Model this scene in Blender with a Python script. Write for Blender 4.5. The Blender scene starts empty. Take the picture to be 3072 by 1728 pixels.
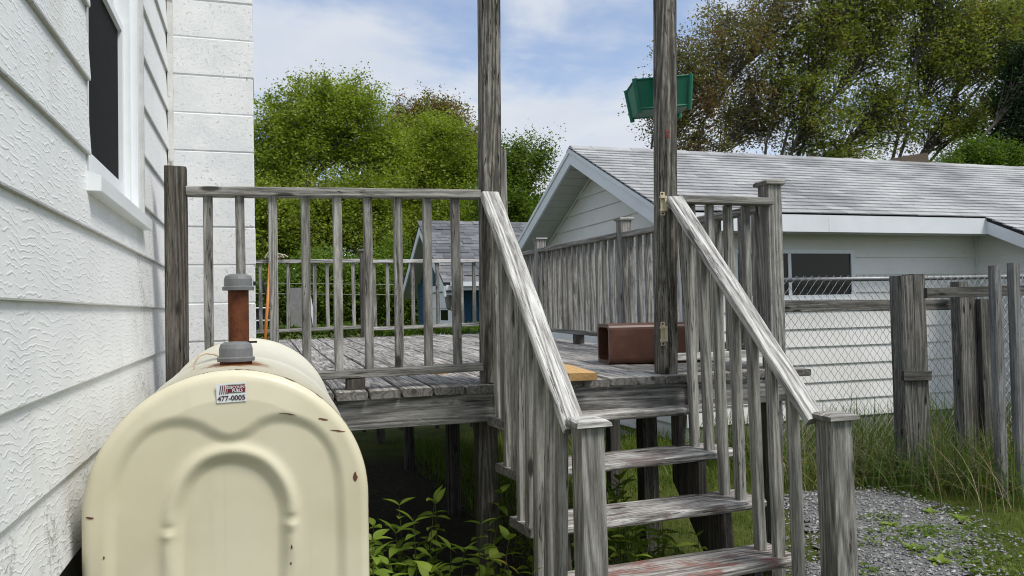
import bpy, math, random
import numpy as np
from mathutils import Vector, Matrix

random.seed(7); rng = np.random.default_rng(11)
S = bpy.context.scene
COL = S.collection

# ------------------------------------------------------------------ camera, sky, sun, exposure
F = 2369.0; YAW = math.radians(17.817); PIT = math.radians(1.489); ROL = 0.02026; H = 1.5
fw = Vector((math.sin(YAW)*math.cos(PIT), math.cos(YAW)*math.cos(PIT), math.sin(PIT)))
r0 = Vector((math.cos(YAW), -math.sin(YAW), 0)); u0 = r0.cross(fw)
rt = r0*math.cos(ROL) - u0*math.sin(ROL); up = u0*math.cos(ROL) + r0*math.sin(ROL)
EYE = Vector((0, 0, H))
cd = bpy.data.cameras.new('camera'); cam = bpy.data.objects.new('camera', cd); COL.objects.link(cam)
cd.sensor_width = 36; cd.lens = 36*F/3072; cd.clip_start = .05; cd.clip_end = 2000
M3 = Matrix((rt, up, -fw)).transposed()
cam.matrix_world = Matrix.Translation(EYE) @ M3.to_4x4()
S.camera = cam

def ray(x, y): return fw*F + rt*(x-1536) - up*(y-864)
def onX(x, y, X): v = ray(x, y); return EYE + v*(X/v.x)
def onY(x, y, Y): v = ray(x, y); return EYE + v*(Y/v.y)
def onZ(x, y, Z): v = ray(x, y); return EYE + v*((Z-H)/v.z)

SUN_AZ = math.radians(140); SUN_EL = math.radians(56)      # azimuth clockwise from +Y
W = bpy.data.worlds.new('World'); S.world = W; W.use_nodes = True
wn = W.node_tree; wn.nodes.clear()

class NT:
    """small node helper: inputs given by name or index, sockets are linked, values are set"""
    def __init__(s, tree): s.t = tree
    def n(s, typ, out=0, ins=None, **props):
        nd = s.t.nodes.new(typ)
        for k, v in props.items(): setattr(nd, k, v)
        for k, v in (ins or {}).items():
            sk = nd.inputs[k]
            if isinstance(v, bpy.types.NodeSocket): s.t.links.new(v, sk)
            else: sk.default_value = v
        return nd.outputs[out]
    def math(s, op, a, b=0.0, c=None, clamp=False):
        i = {0: a, 1: b}
        if c is not None: i[2] = c
        return s.n('ShaderNodeMath', ins=i, operation=op, use_clamp=clamp)
    def vmul(s, v, k): return s.n('ShaderNodeVectorMath', ins={0: v, 1: k}, operation='MULTIPLY')
    def vadd(s, v, k): return s.n('ShaderNodeVectorMath', ins={0: v, 1: k}, operation='ADD')
    def noise(s, v, scale=1.0, detail=2.0, rough=.5, dist=0.0):
        return s.n('ShaderNodeTexNoise', ins={'Vector': v, 'Scale': scale, 'Detail': detail, 'Roughness': rough, 'Distortion': dist})
    def step(s, x, a, b):
        return s.n('ShaderNodeMapRange', ins={0: x, 1: a, 2: b, 3: 0.0, 4: 1.0}, interpolation_type='SMOOTHSTEP')
    def mix(s, f, a, b, mode='MIX'):
        nd = s.t.nodes.new('ShaderNodeMix'); nd.data_type = 'RGBA'; nd.blend_type = mode
        for sk, v in ((nd.inputs[0], f), (nd.inputs[6], a), (nd.inputs[7], b)):
            if isinstance(v, bpy.types.NodeSocket): s.t.links.new(v, sk)
            else: sk.default_value = v if not isinstance(v, tuple) else (*v, 1) if len(v) == 3 else v
        return nd.outputs[2]
    def ramp(s, f, stops):
        nd = s.t.nodes.new('ShaderNodeValToRGB'); s.t.links.new(f, nd.inputs[0])
        e = nd.color_ramp.elements
        while len(e) < len(stops): e.new(.5)
        for el, (p, c) in zip(e, stops): el.position = p; el.color = (*c, 1)
        return nd.outputs[0]

w = NT(wn)
gen = w.n('ShaderNodeTexCoord', out='Generated')
sky = wn.nodes.new('ShaderNodeTexSky'); sky.sky_type = 'NISHITA'; sky.sun_disc = False
sky.sun_elevation = SUN_EL; sky.sun_rotation = SUN_AZ; sky.altitude = 0; sky.air_density = 1.0; sky.dust_density = 1.0; sky.ozone_density = 2.0
sep = wn.nodes.new('ShaderNodeSeparateXYZ'); wn.links.new(gen, sep.inputs[0])
den = w.math('ADD', w.math('MAXIMUM', sep.outputs[2], 0.0), .22)
cv = wn.nodes.new('ShaderNodeCombineXYZ')
wn.links.new(w.math('DIVIDE', sep.outputs[0], den), cv.inputs[0]); wn.links.new(w.math('DIVIDE', sep.outputs[1], den), cv.inputs[1])
cvec = w.vadd(cv.outputs[0], (5.9, 13.1, 0))
cl1 = w.noise(cvec, 1.05, 5, .55, .4); cl2 = w.noise(w.vmul(cvec, (1, 1.5, 1)), 3.2, 6, .6, .5)
dens = w.math('ADD', w.math('MULTIPLY', cl1, .72), w.math('MULTIPLY', cl2, .28))
cover = w.math('ADD', w.math('MULTIPLY', w.step(dens, .38, .56), .78), .22)
tone = w.noise(w.vadd(cvec, (5, 9, 2)), 1.7, 5, .55, .3)
ccol = w.mix(w.step(tone, .3, .7), (4.1, 4.5, 5.2), (5.0, 5.25, 5.6))
skyblue = w.mix(1.0, sky.outputs[0], (1.1, 1.1, 1.15), 'MULTIPLY')
scol = w.mix(cover, skyblue, ccol)
bg = wn.nodes.new('ShaderNodeBackground'); bg.inputs[1].default_value = .1; wn.links.new(scol, bg.inputs[0])
wo = wn.nodes.new('ShaderNodeOutputWorld'); wn.links.new(bg.outputs[0], wo.inputs[0])

sl = bpy.data.lights.new('sun', 'SUN'); sl.energy = 2.1; sl.angle = math.radians(18); sl.color = (1, .955, .89)
so = bpy.data.objects.new('sun', sl); COL.objects.link(so)
sd = Vector((math.sin(SUN_AZ)*math.cos(SUN_EL), math.cos(SUN_AZ)*math.cos(SUN_EL), math.sin(SUN_EL)))
so.rotation_euler = sd.to_track_quat('Z', 'Y').to_euler(); so.location = (0, 0, 30)
S.view_settings.view_transform = 'Standard'; S.view_settings.look = 'None'; S.view_settings.gamma = 1
S.cycles.filter_width = 1.1; S.view_settings.use_curve_mapping = False; S.view_settings.exposure = 0.62

# ------------------------------------------------------------------ object helpers
WM = {}
def put(o, parent=None, M=None):
    """link o at world matrix M under parent (parts keep their world place)"""
    M = M or Matrix.Identity(4); COL.objects.link(o)
    if parent is not None:
        o.parent = parent; o.matrix_basis = WM[parent].inverted() @ M
    else: o.matrix_basis = M
    WM[o] = M
    return o
def tag(o, label=None, cat=None, group=None, kind=None):
    if label: o['label'] = label
    if cat: o['category'] = cat
    if group: o['group'] = group
    if kind: o['kind'] = kind
    return o
def thing(name, loc, label, cat, group=None):
    return tag(put(bpy.data.objects.new(name, None), None, Matrix.Translation(Vector(loc))), label, cat, group)
def mesh(verts, faces, mat=None, smooth=False, name='mesh'):
    me = bpy.data.meshes.new(name); me.from_pydata([tuple(v) for v in verts], [], faces)
    if mat: me.materials.append(mat)
    if smooth: me.polygons.foreach_set('use_smooth', [True]*len(me.polygons))
    me.update(); return me
def obj(name, me, parent=None, M=None): return put(bpy.data.objects.new(name, me), parent, M)
def quads_np(V, nper, mat, name='m'):
    """V (n*nper,3) array of separate polygons with nper corners"""
    n = len(V)//nper; me = bpy.data.meshes.new(name)
    me.vertices.add(len(V)); me.vertices.foreach_set('co', V.astype(np.float32).ravel())
    me.loops.add(len(V)); me.loops.foreach_set('vertex_index', np.arange(len(V), dtype=np.int32))
    me.polygons.add(n); me.polygons.foreach_set('loop_start', np.arange(0, len(V), nper, dtype=np.int32))
    me.materials.append(mat); me.update(calc_edges=True); return me

class MB:
    def __init__(s): s.v = []; s.f = []
    def add(s, vs, fs):
        b = len(s.v); s.v += [Vector(v) for v in vs]; s.f += [tuple(i+b for i in f) for f in fs]; return s
    def box(s, a, b, M=None):
        (x0, y0, z0), (x1, y1, z1) = a, b
        vs = [Vector(p) for p in ((x0,y0,z0),(x1,y0,z0),(x1,y1,z0),(x0,y1,z0),(x0,y0,z1),(x1,y0,z1),(x1,y1,z1),(x0,y1,z1))]
        if M: vs = [M @ v for v in vs]
        return s.add(vs, [(0,3,2,1),(4,5,6,7),(0,1,5,4),(1,2,6,5),(2,3,7,6),(3,0,4,7)])
    def tube(s, pts, r, n=6, cap=True):
        pts = [Vector(p) for p in pts]; rs = r if isinstance(r, (list, tuple)) else [r]*len(pts); b = len(s.v)
        for i, p in enumerate(pts):
            d = (pts[min(i+1, len(pts)-1)] - pts[max(i-1, 0)]).normalized()
            a = d.cross(Vector((0, 0, 1)) if abs(d.z) < .9 else Vector((0, 1, 0))).normalized(); c = d.cross(a)
            for k in range(n):
                t = 2*math.pi*k/n; s.v.append(p + (a*math.cos(t) + c*math.sin(t))*rs[i])
        for i in range(len(pts)-1):
            for k in range(n):
                k2 = (k+1) % n; s.f.append((b+i*n+k, b+(i+1)*n+k, b+(i+1)*n+k2, b+i*n+k2))
        if cap:
            s.f.append(tuple(b+k for k in range(n))); e = b+(len(pts)-1)*n; s.f.append(tuple(e+n-1-k for k in range(n)))
        return s
    def lathe(s, prof, c, n=20):
        """prof list of (r, z) from bottom to top around vertical axis at c"""
        b = len(s.v); c = Vector(c)
        for r, z in prof:
            for k in range(n):
                t = 2*math.pi*k/n; s.v.append(c + Vector((r*math.cos(t), r*math.sin(t), z)))
        for i in range(len(prof)-1):
            for k in range(n):
                k2 = (k+1) % n; s.f.append((b+i*n+k, b+i*n+k2, b+(i+1)*n+k2, b+(i+1)*n+k))
        s.f.append(tuple(b+n-1-k for k in range(n))); e = b+(len(prof)-1)*n; s.f.append(tuple(e+k for k in range(n)))
        return s
    def prism(s, poly, d):
        """closed polygon (3-D points) swept by vector d"""
        d = Vector(d); n = len(poly); p = [Vector(q) for q in poly]
        return s.add(p + [q+d for q in p], [tuple(range(n))[::-1], tuple(range(n, 2*n))] + [(i, (i+1) % n, n+(i+1) % n, n+i) for i in range(n)])
    def build(s, name, mat, parent=None, smooth=False, M=None, org=None):
        """vertices are in world space; the object's origin is org (default first vertex mean)"""
        if M is None:
            o = Vector(org) if org is not None else sum(s.v, Vector())/len(s.v)
            M = Matrix.Translation(o)
        I = M.inverted(); me = mesh([I @ v for v in s.v], s.f, mat, smooth, name)
        return obj(name, me, parent, M)

def frame(p0, p1, side):
    z = (p1-p0).normalized(); x = Vector(side); x = (x - z*x.dot(z)).normalized(); y = z.cross(x)
    M = Matrix((x, y, z)).transposed().to_4x4(); M.translation = p0; return M
def beam_mesh(L, wx, wy, mat, ch=.004, jit=.0012, seg=.22, seed=0, bow=0.0):
    r = random.Random(seed); n = max(2, min(14, int(L/seg)+1)); hx, hy = wx/2, wy/2
    prof = [(hx-ch,-hy),(hx,-hy+ch),(hx,hy-ch),(hx-ch,hy),(-hx+ch,hy),(-hx,hy-ch),(-hx,-hy+ch),(-hx+ch,-hy)]
    vs = []; fs = []; bx = r.uniform(-bow, bow); by = r.uniform(-bow, bow)
    for i in range(n):
        t = i/(n-1); q = math.sin(math.pi*t)
        e = .985 if i in (0, n-1) else 1
        for (x, y) in prof:
            vs.append((x*e + bx*q + r.uniform(-jit, jit), y*e + by*q + r.uniform(-jit, jit), t*L + (r.uniform(-jit, jit)*1.5 if i in (0, n-1) else 0)))
    for i in range(n-1):
        for k in range(8):
            k2 = (k+1) % 8; fs.append((i*8+k, i*8+k2, (i+1)*8+k2, (i+1)*8+k))
    fs.append(tuple(range(8))[::-1]); fs.append(tuple(range((n-1)*8, n*8)))
    return mesh(vs, fs, mat, name='beam')
def beam(name, p0, p1, wx, wy, mat, parent, side=(1, 0, 0), **k):
    p0, p1 = Vector(p0), Vector(p1)
    return obj(name, beam_mesh((p1-p0).length, wx, wy, mat, seed=random.random(), **k), parent, frame(p0, p1, side))

# ------------------------------------------------------------------ materials
def material(name):
    m = bpy.data.materials.new(name); m.use_nodes = True; t = m.node_tree; t.nodes.clear()
    b = t.nodes.new('ShaderNodeBsdfPrincipled'); o = t.nodes.new('ShaderNodeOutputMaterial'); t.links.new(b.outputs[0], o.inputs[0])
    return m, NT(t), b
def setp(t, b, col=None, rough=None, bump=None, bstr=.3, bdist=.01, spec=.3, metal=0.0):
    def s(k, v):
        if isinstance(v, bpy.types.NodeSocket): t.t.links.new(v, b.inputs[k])
        else: b.inputs[k].default_value = (*v, 1) if isinstance(v, tuple) else v
    if col is not None: s('Base Color', col)
    if rough is not None: s('Roughness', rough)
    b.inputs['Specular IOR Level'].default_value = spec; b.inputs['Metallic'].default_value = metal
    if bump is not None:
        s('Normal', t.n('ShaderNodeBump', ins={'Strength': bstr, 'Distance': bdist, 'Height': bump}))
def simple(name, col, rough=.6, var=.12, scale=20, bstr=.1, spec=.3, metal=0.0, stain=None, stain_amt=.5):
    m, t, b = material(name); tc = t.n('ShaderNodeTexCoord', out='Object')
    rnd = t.n('ShaderNodeObjectInfo', out='Random'); v = t.vadd(tc, t.math('MULTIPLY', rnd, 17.0))
    n = t.noise(v, scale, 5, .6); n2 = t.noise(v, scale*.12, 4, .6)
    f = t.math('ADD', t.math('MULTIPLY', n, .5), t.math('MULTIPLY', n2, .5))
    c = t.mix(t.step(f, .3, .7), tuple(q*(1-var) for q in col), tuple(min(1, q*(1+var)) for q in col))
    if stain: c = t.mix(t.math('MULTIPLY', t.step(t.noise(v, scale*.25, 6, .7), .52, .68), stain_amt), c, stain)
    setp(t, b, c, rough, n, bstr, .004, spec, metal); return m

def wood(name, dark, mid, light, crack=.9, knots=1.0, patch=None, pamt=.6, pth=(.55, .68), bstr=.35, coarse=1.0, contrast=1.0):
    """weathered timber: fibres run along local Z, random offset for each piece"""
    m, t, b = material(name); tc = t.n('ShaderNodeTexCoord', out='Object')
    rnd = t.n('ShaderNodeObjectInfo', out='Random')
    off = t.n('ShaderNodeCombineXYZ', ins={0: t.math('MULTIPLY', rnd, 31.7), 1: t.math('MULTIPLY', rnd, 57.3), 2: t.math('MULTIPLY', rnd, 113.1)})
    v = t.vadd(tc, off)
    fib = t.noise(t.vmul(v, (190*coarse, 190*coarse, 13.0)), 1, 5, .7)
    fib2 = t.noise(t.vmul(v, (78*coarse, 78*coarse, 4.2)), 1, 5, .68, .5)
    ton = t.noise(t.vmul(v, (7, 7, 2.4)), 1, 5, .65)
    rg = t.noise(t.vmul(v, (11, 11, .55)), 1, 1, .4)
    ring = t.math('ADD', t.math('MULTIPLY', t.math('SINE', t.math('MULTIPLY', rg, 62.0)), .5), .5)
    f = t.math('ADD', t.math('ADD', t.math('MULTIPLY', fib, .44), t.math('MULTIPLY', fib2, .30)), t.math('ADD', t.math('MULTIPLY', ton, .15), t.math('MULTIPLY', ring, .13)))
    k = .125/contrast
    c = t.ramp(f, [(max(0, .52-k*1.1), dark), (.52, mid), (min(1, .52+k), light)])
    if patch:
        pm = t.math('MULTIPLY', t.step(t.noise(t.vmul(v, (13, 13, 4.5)), 1, 6, .7), *pth), pamt)
        c = t.mix(pm, c, patch)
    cr = t.noise(t.vmul(v, (34*coarse, 34*coarse, 1.1)), 1, 4, .6, .25)
    cm = t.math('SUBTRACT', 1.0, t.step(t.math('ABSOLUTE', t.math('SUBTRACT', cr, .5)), .005, .013))
    cm = t.math('MULTIPLY', cm, t.step(t.noise(t.vmul(v, (6, 6, 1.0)), 1, 2), .42, .56))
    c = t.mix(t.math('MULTIPLY', cm, crack), c, tuple(q*.22 for q in dark))
    vo = t.t.nodes.new('ShaderNodeTexVoronoi'); vo.feature = 'F1'; t.t.links.new(t.vmul(v, (8, 8, 2.6)), vo.inputs['Vector']); vo.inputs['Scale'].default_value = 1
    kn = t.math('MULTIPLY', t.math('SUBTRACT', 1.0, t.step(vo.outputs['Distance'], .07, .15)), knots)
    c = t.mix(kn, c, tuple(q*.45 for q in dark))
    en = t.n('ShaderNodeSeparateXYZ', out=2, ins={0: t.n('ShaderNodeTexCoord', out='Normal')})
    c = t.mix(t.math('MULTIPLY', t.step(t.math('ABSOLUTE', en), .8, .95), .65), c, tuple(q*.7 for q in dark))  # cut ends darker: weathered end grain, with shade also painted into the colour
    lum = t.math('ADD', .82, t.math('MULTIPLY', t.n('ShaderNodeTexWhiteNoise', ins={'W': rnd}, noise_dimensions='1D'), .36))
    lc = t.n('ShaderNodeCombineColor', ins={0: lum, 1: lum, 2: lum})
    c = t.mix(1.0, c, lc, 'MULTIPLY')
    h = t.math('SUBTRACT', t.math('ADD', t.math('MULTIPLY', fib, .5), t.math('MULTIPLY', fib2, .7)), t.math('MULTIPLY', cm, 1.2))
    setp(t, b, c, .82, h, bstr, .006, .18); return m

WD_DARK = wood('weathered_post_dark', (.035, .03, .026), (.085, .075, .064), (.17, .158, .14), knots=1)
WD_MID = wood('weathered_timber', (.105, .10, .09), (.24, .234, .216), (.42, .41, .388), patch=(.15, .125, .11), pamt=.5)
WD_POST = wood('weathered_tall_post', (.05, .046, .04), (.125, .115, .1), (.29, .275, .245), coarse=.6, contrast=1.2)
WD_LIGHT = wood('bleached_rail', (.17, .165, .155), (.42, .415, .4), (.66, .655, .64), knots=.8, contrast=1.15, bstr=.5)
WD_TREAD = wood('worn_tread', (.09, .083, .076), (.30, .29, .275), (.54, .53, .51), patch=(.12, .09, .085), pamt=.75, pth=(.5, .62), contrast=1.1, bstr=.5)
WD_TREADR = wood('worn_tread_red', (.09, .08, .072), (.29, .27, .25), (.52, .5, .47), patch=(.24, .085, .07), pamt=.7, pth=(.5, .6), contrast=1.1, bstr=.5)
WD_GREEN = wood('stair_baluster_timber', (.11, .106, .093), (.27, .264, .242), (.43, .425, .395), patch=(.22, .225, .18), pamt=.45)
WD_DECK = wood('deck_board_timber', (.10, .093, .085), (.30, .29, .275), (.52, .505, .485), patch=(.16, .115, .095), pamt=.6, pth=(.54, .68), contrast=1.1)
WD_RIM = wood('rim_joist_timber', (.075, .072, .068), (.2, .196, .188), (.36, .355, .345), patch=(.5, .5, .48), pamt=.55, pth=(.6, .66), contrast=1.1)
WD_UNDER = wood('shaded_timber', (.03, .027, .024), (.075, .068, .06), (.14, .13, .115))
WD_NEW = wood('new_lumber', (.42, .25, .1), (.56, .36, .16), (.66, .46, .23), crack=.1, knots=.4, contrast=.8, bstr=.1)
WD_FENCE = wood('fence_timber', (.05, .047, .042), (.125, .12, .11), (.24, .235, .22), patch=(.12, .14, .11), pamt=.5)
WD_PICKET = wood('grey_picket_timber', (.11, .11, .108), (.2, .2, .198), (.31, .31, .308), knots=.8)

def siding_mat():
    m, t, b = material('embossed_white_siding'); v = t.n('ShaderNodeTexCoord', out='Object')
    # wavy pressed grain running along Y
    sx = t.t.nodes.new('ShaderNodeSeparateXYZ'); t.t.links.new(v, sx.inputs[0])
    nz = t.noise(t.vmul(v, (1, 6, 9)), 1, 2, .5); nf = t.noise(t.vmul(v, (1, 34, 22)), 1, 2, .5)
    wv = t.math('SINE', t.math('ADD', t.math('ADD', t.math('MULTIPLY', sx.outputs[2], 380.0), t.math('MULTIPLY', sx.outputs[1], 22.0)), t.math('ADD', t.math('MULTIPLY', nz, 24.0), t.math('MULTIPLY', nf, 9.0))))
    msk = t.step(t.noise(t.vmul(v, (1, 13, 30)), 1, 4, .65), .42, .58)
    g = t.math('MULTIPLY', t.step(wv, .35, 1.0), msk)
    sp = t.n('ShaderNodeNewGeometry', out='Position')
    dn = t.noise(t.vmul(sp, (1, 2.2, 3.5)), 1, 6, .72)
    c = t.mix(t.step(dn, .3, .75), (.76, .775, .78), (.84, .85, .845))
    c = t.mix(t.math('MULTIPLY', g, .10), c, (.5, .51, .5))
    # mildew: stronger low on the wall and below the window
    z = t.n('ShaderNodeSeparateXYZ', out=2, ins={0: sp}); y = t.n('ShaderNodeSeparateXYZ', out=1, ins={0: sp})
    low = t.math('SUBTRACT', 1.0, t.step(z, .95, 1.35)); sill = t.math('MULTIPLY', t.step(y, 3.0, 3.45), t.math('SUBTRACT', 1.0, t.step(z, 1.8, 1.95)))
    mt = t.noise(t.vmul(sp, (1, 5, 7)), 1, 6, .75); fine = t.noise(t.vmul(sp, (1, 60, 90)), 1, 4, .7)
    mm = t.math('MULTIPLY', t.math('MULTIPLY', t.step(mt, .45, .66), t.step(fine, .44, .6)), t.math('ADD', .10, t.math('ADD', t.math('MULTIPLY', low, .75), t.math('MULTIPLY', sill, .7)), clamp=True))
    c = t.mix(mm, c, (.27, .27, .24))
    yl = t.math('MULTIPLY', t.step(t.noise(t.vmul(sp, (1, 3.5, .8)), 1, 4, .6), .52, .7), .4)
    c = t.mix(yl, c, (.62, .62, .55))
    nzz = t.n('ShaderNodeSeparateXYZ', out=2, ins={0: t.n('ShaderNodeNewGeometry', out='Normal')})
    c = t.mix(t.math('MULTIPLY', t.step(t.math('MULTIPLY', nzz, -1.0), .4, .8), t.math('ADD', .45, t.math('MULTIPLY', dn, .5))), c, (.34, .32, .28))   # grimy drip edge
    bp = t.math('ADD', g, t.math('MULTIPLY', t.noise(t.vmul(v, (60, 60, 60)), 1, 3), .3))
    setp(t, b, c, .5, bp, .34, .004, .3); return m
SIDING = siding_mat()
WHITE_PVC = simple('white_window_vinyl', (.80, .83, .85), .35, .04, 8, .03, .4)
GREYTRIM = simple('dirty_white_trim', (.55, .56, .55), .6, .15, 25, .2, .2, stain=(.3, .3, .27))
def glass_mat(name, col, rough=.08):
    m, t, b = material(name); setp(t, b, col, rough, None, spec=.3); return m
SCREEN = simple('window_screen', (.016, .017, .018), .8, .15, 60, .1, .08)
DARKGLASS = glass_mat('dark_glass', (.012, .014, .015), .12)
def cmu_mat():
    m, t, b = material('painted_block'); v = t.n('ShaderNodeNewGeometry', out='Position')
    n1 = t.noise(v, 45, 6, .7); n2 = t.noise(v, 6, 4, .6); n3 = t.noise(v, 160, 3, .6)
    pit = t.step(t.noise(v, 75, 4, .65), .6, .7)
    c = t.mix(t.step(n2, .3, .7), (.72, .74, .75), (.82, .83, .83))
    x = t.n('ShaderNodeSeparateXYZ', out=0, ins={0: v})
    edge = t.step(x, -.14, -.02)
    c = t.mix(t.math('MULTIPLY', t.math('MULTIPLY', pit, t.step(n2, .42, .6)), t.math('ADD', .5, t.math('MULTIPLY', edge, .5))), c, (.2, .2, .2))
    setp(t, b, c, .75, t.math('SUBTRACT', t.math('ADD', t.math('MULTIPLY', n1, .8), t.math('MULTIPLY', n3, .3)), pit), .55, .007, .2); return m
CMU = cmu_mat()
PEEL = simple('peeling_caulk', (.66, .66, .64), .7, .15, 30, .5, .2, stain=(.09, .07, .05), stain_amt=.95)
CONCRETE = simple('grey_concrete', (.2, .19, .18), .9, .25, 14, .4, .2)

def tank_mat():
    m, t, b = material('cream_enamel'); v = t.n('ShaderNodeNewGeometry', out='Position')
    n = t.noise(v, 3.0, 4, .6); n2 = t.noise(v, 60, 4, .6)
    c = t.mix(t.step(n, .3, .7), (.61, .565, .40), (.68, .64, .485))
    nz = t.n('ShaderNodeSeparateXYZ', out=2, ins={0: t.n('ShaderNodeNewGeometry', out='Normal')})
    yy = t.n('ShaderNodeSeparateXYZ', out=1, ins={0: v})
    c = t.mix(t.math('MULTIPLY', t.step(yy, 2.16, 2.6), .6), c, (.66, .665, .60))       # chalky, bleached barrel
    # rust: round the filler and specks along the top seam
    d = t.n('ShaderNodeVectorMath', out=1, ins={0: v, 1: (-.062, 2.36, 1.366)}, operation='DISTANCE')
    rn = t.math('ADD', t.math('MULTIPLY', t.noise(v, 30, 5, .7), .12), d)
    rust = t.math('SUBTRACT', 1.0, t.step(rn, .115, .17))
    seam = t.math('MULTIPLY', t.math('SUBTRACT', 1.0, t.step(t.math('ABSOLUTE', t.math('SUBTRACT', yy, 2.122)), .006, .014)), t.step(t.noise(v, 22, 5, .7), .54, .60))
    spots = t.step(t.noise(t.vadd(v, (4.1, 2.7, 9.3)), 17, 6, .75), .745, .765)
    c = t.mix(t.math('MAXIMUM', seam, spots), c, (.16, .075, .04)); c = t.mix(rust, c, (.26, .095, .03))
    st = t.math('MULTIPLY', t.step(t.noise(t.vmul(v, (22, 22, 1.2)), 1, 4, .6), .56, .72), .16)
    c = t.mix(st, c, (.5, .46, .34))
    setp(t, b, c, .4, n2, .04, .003, .42); return m
TANK = tank_mat()
RUST = simple('rusty_pipe', (.10, .034, .015), .85, .55, 55, .5, .2, stain=(.06, .022, .012), stain_amt=.7)
CAPGREY = simple('grey_cast_cap', (.155, .16, .165), .5, .14, 45, .2, .4)
COPPER = simple('painted_tube', (.62, .52, .40), .5, .15, 40, .1)
TILE = simple('brown_glazed_clay', (.10, .042, .026), .42, .25, 9, .12, .45, stain=(.16, .085, .06), stain_amt=.45)
GREEN = simple('green_plastic', (.006, .148, .088), .42, .16, 10, .05, .4, stain=(.03, .19, .13), stain_amt=.35)
BEIGE = simple('beige_plastic', (.56, .49, .34), .45, .08, 20, .05, .4)
DARK = simple('black_plastic', (.02, .02, .022), .5, .2, 20, .1)
GALV = simple('galvanised_steel', (.23, .235, .24), .5, .2, 40, .1, .5, metal=.6)
WHITEPAINT = simple('white_painted_board', (.74, .77, .80), .5, .05, 6, .05, .3, stain=(.6, .62, .62), stain_amt=.4)
def garage_siding():
    m, t, b = material('white_lap_siding'); v = t.n('ShaderNodeNewGeometry', out='Position')
    n = t.noise(t.vmul(v, (1, 1, 1.6)), 1.3, 6, .65); n2 = t.noise(v, 8, 5, .7)
    c = t.mix(t.step(n, .35, .7), (.85, .85, .845), (.76, .755, .73))
    c = t.mix(t.math('MULTIPLY', t.step(n2, .6, .74), .35), c, (.42, .41, .38))
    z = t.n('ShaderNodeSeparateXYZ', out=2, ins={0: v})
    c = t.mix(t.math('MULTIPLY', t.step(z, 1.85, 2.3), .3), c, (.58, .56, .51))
    setp(t, b, c, .55, t.noise(v, 50, 3), .08, .003, .25); return m
GSIDING = garage_siding()
SOFFIT = simple('grey_soffit_panel', (.5, .51, .49), .6, .06, 12, .05)
def shingle_mat(name, a, b_, c_):
    m, t, b = material(name); rnd = t.n('ShaderNodeObjectInfo', out='Random'); isl = t.n('ShaderNodeNewGeometry', out='Random Per Island')
    v = t.n('ShaderNodeNewGeometry', out='Position')
    r = t.math('FRACT', t.math('ADD', t.math('MULTIPLY', rnd, 7.3), isl))
    big = t.noise(v, .9, 4, .6)
    f = t.math('ADD', t.math('MULTIPLY', r, .42), t.math('MULTIPLY', t.step(big, .3, .7), .58))
    c = t.ramp(f, [(.1, a), (.5, b_), (.9, c_)])
    g = t.noise(v, 140, 3, .6); c = t.mix(t.math('MULTIPLY', t.step(g, .5, .66), .3), c, tuple(q*.5 for q in a))
    setp(t, b, c, .9, g, .4, .004, .15); return m
SHINGLE = shingle_mat('pale_asphalt_shingle', (.235, .24, .245), (.36, .365, .37), (.48, .485, .485))
SHINGLE2 = shingle_mat('grey_asphalt_shingle', (.10, .105, .115), (.165, .17, .18), (.25, .255, .265))
DARKEDGE = simple('dark_roof_edge', (.03, .03, .03), .8, .2)
BLUE = simple('blue_shake', (.016, .07, .13), .7, .2, 12, .2)
BARK = simple('bark', (.085, .072, .06), .9, .35, 12, .5)
BARKG = simple('grey_bark', (.12, .11, .10), .9, .35, 12, .5)
STONE = None

def leaf_mat(name, stops, trans=.45, rough=.55):
    m = bpy.data.materials.new(name); m.use_nodes = True; t = NT(m.node_tree); t.t.nodes.clear()
    isl = t.n('ShaderNodeNewGeometry', out='Random Per Island'); v = t.n('ShaderNodeNewGeometry', out='Position')
    big = t.noise(v, .95, 4, .65); rnd = t.n('ShaderNodeObjectInfo', out='Random')
    r = t.math('FRACT', t.math('ADD', isl, t.math('MULTIPLY', rnd, 5.77)))
    f = t.math('ADD', t.math('MULTIPLY', r, .55), t.math('MULTIPLY', t.step(big, .32, .68), .45))
    c = t.ramp(f, stops)
    d = t.t.nodes.new('ShaderNodeBsdfPrincipled'); t.t.links.new(c, d.inputs['Base Color']); d.inputs['Roughness'].default_value = rough
    d.inputs['Specular IOR Level'].default_value = .25
    tr = t.t.nodes.new('ShaderNodeBsdfTranslucent'); t.t.links.new(t.mix(1.0, c, (1.25, 1.35, .6), 'MULTIPLY'), tr.inputs[0])
    mx = t.t.nodes.new('ShaderNodeMixShader'); mx.inputs[0].default_value = trans
    t.t.links.new(d.outputs[0], mx.inputs[1]); t.t.links.new(tr.outputs[0], mx.inputs[2])
    o = t.t.nodes.new('ShaderNodeOutputMaterial'); t.t.links.new(mx.outputs[0], o.inputs[0]); return m
LEAF_L = leaf_mat('spring_leaf', [(0, (.10, .135, .016)), (.5, (.225, .29, .035)), (1, (.38, .43, .09))])
LEAF_D = leaf_mat('deep_green_leaf', [(0, (.06, .11, .014)), (.5, (.115, .185, .022)), (1, (.18, .255, .035))])
LEAF_M = leaf_mat('maple_leaf', [(0, (.12, .145, .03)), (.45, (.18, .215, .045)), (.78, (.25, .28, .07)), (.92, (.22, .13, .06)), (1, (.24, .06, .035))])
LEAF_R = leaf_mat('reddish_maple_leaf', [(0, (.12, .12, .04)), (.4, (.18, .18, .06)), (.7, (.21, .15, .085)), (1, (.25, .09, .065))])
LEAF_S = leaf_mat('spruce_needle', [(0, (.012, .032, .012)), (1, (.035, .07, .022))], .2)
LEAF_H = leaf_mat('hedge_leaf', [(0, (.05, .10, .012)), (1, (.14, .21, .03))])
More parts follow.
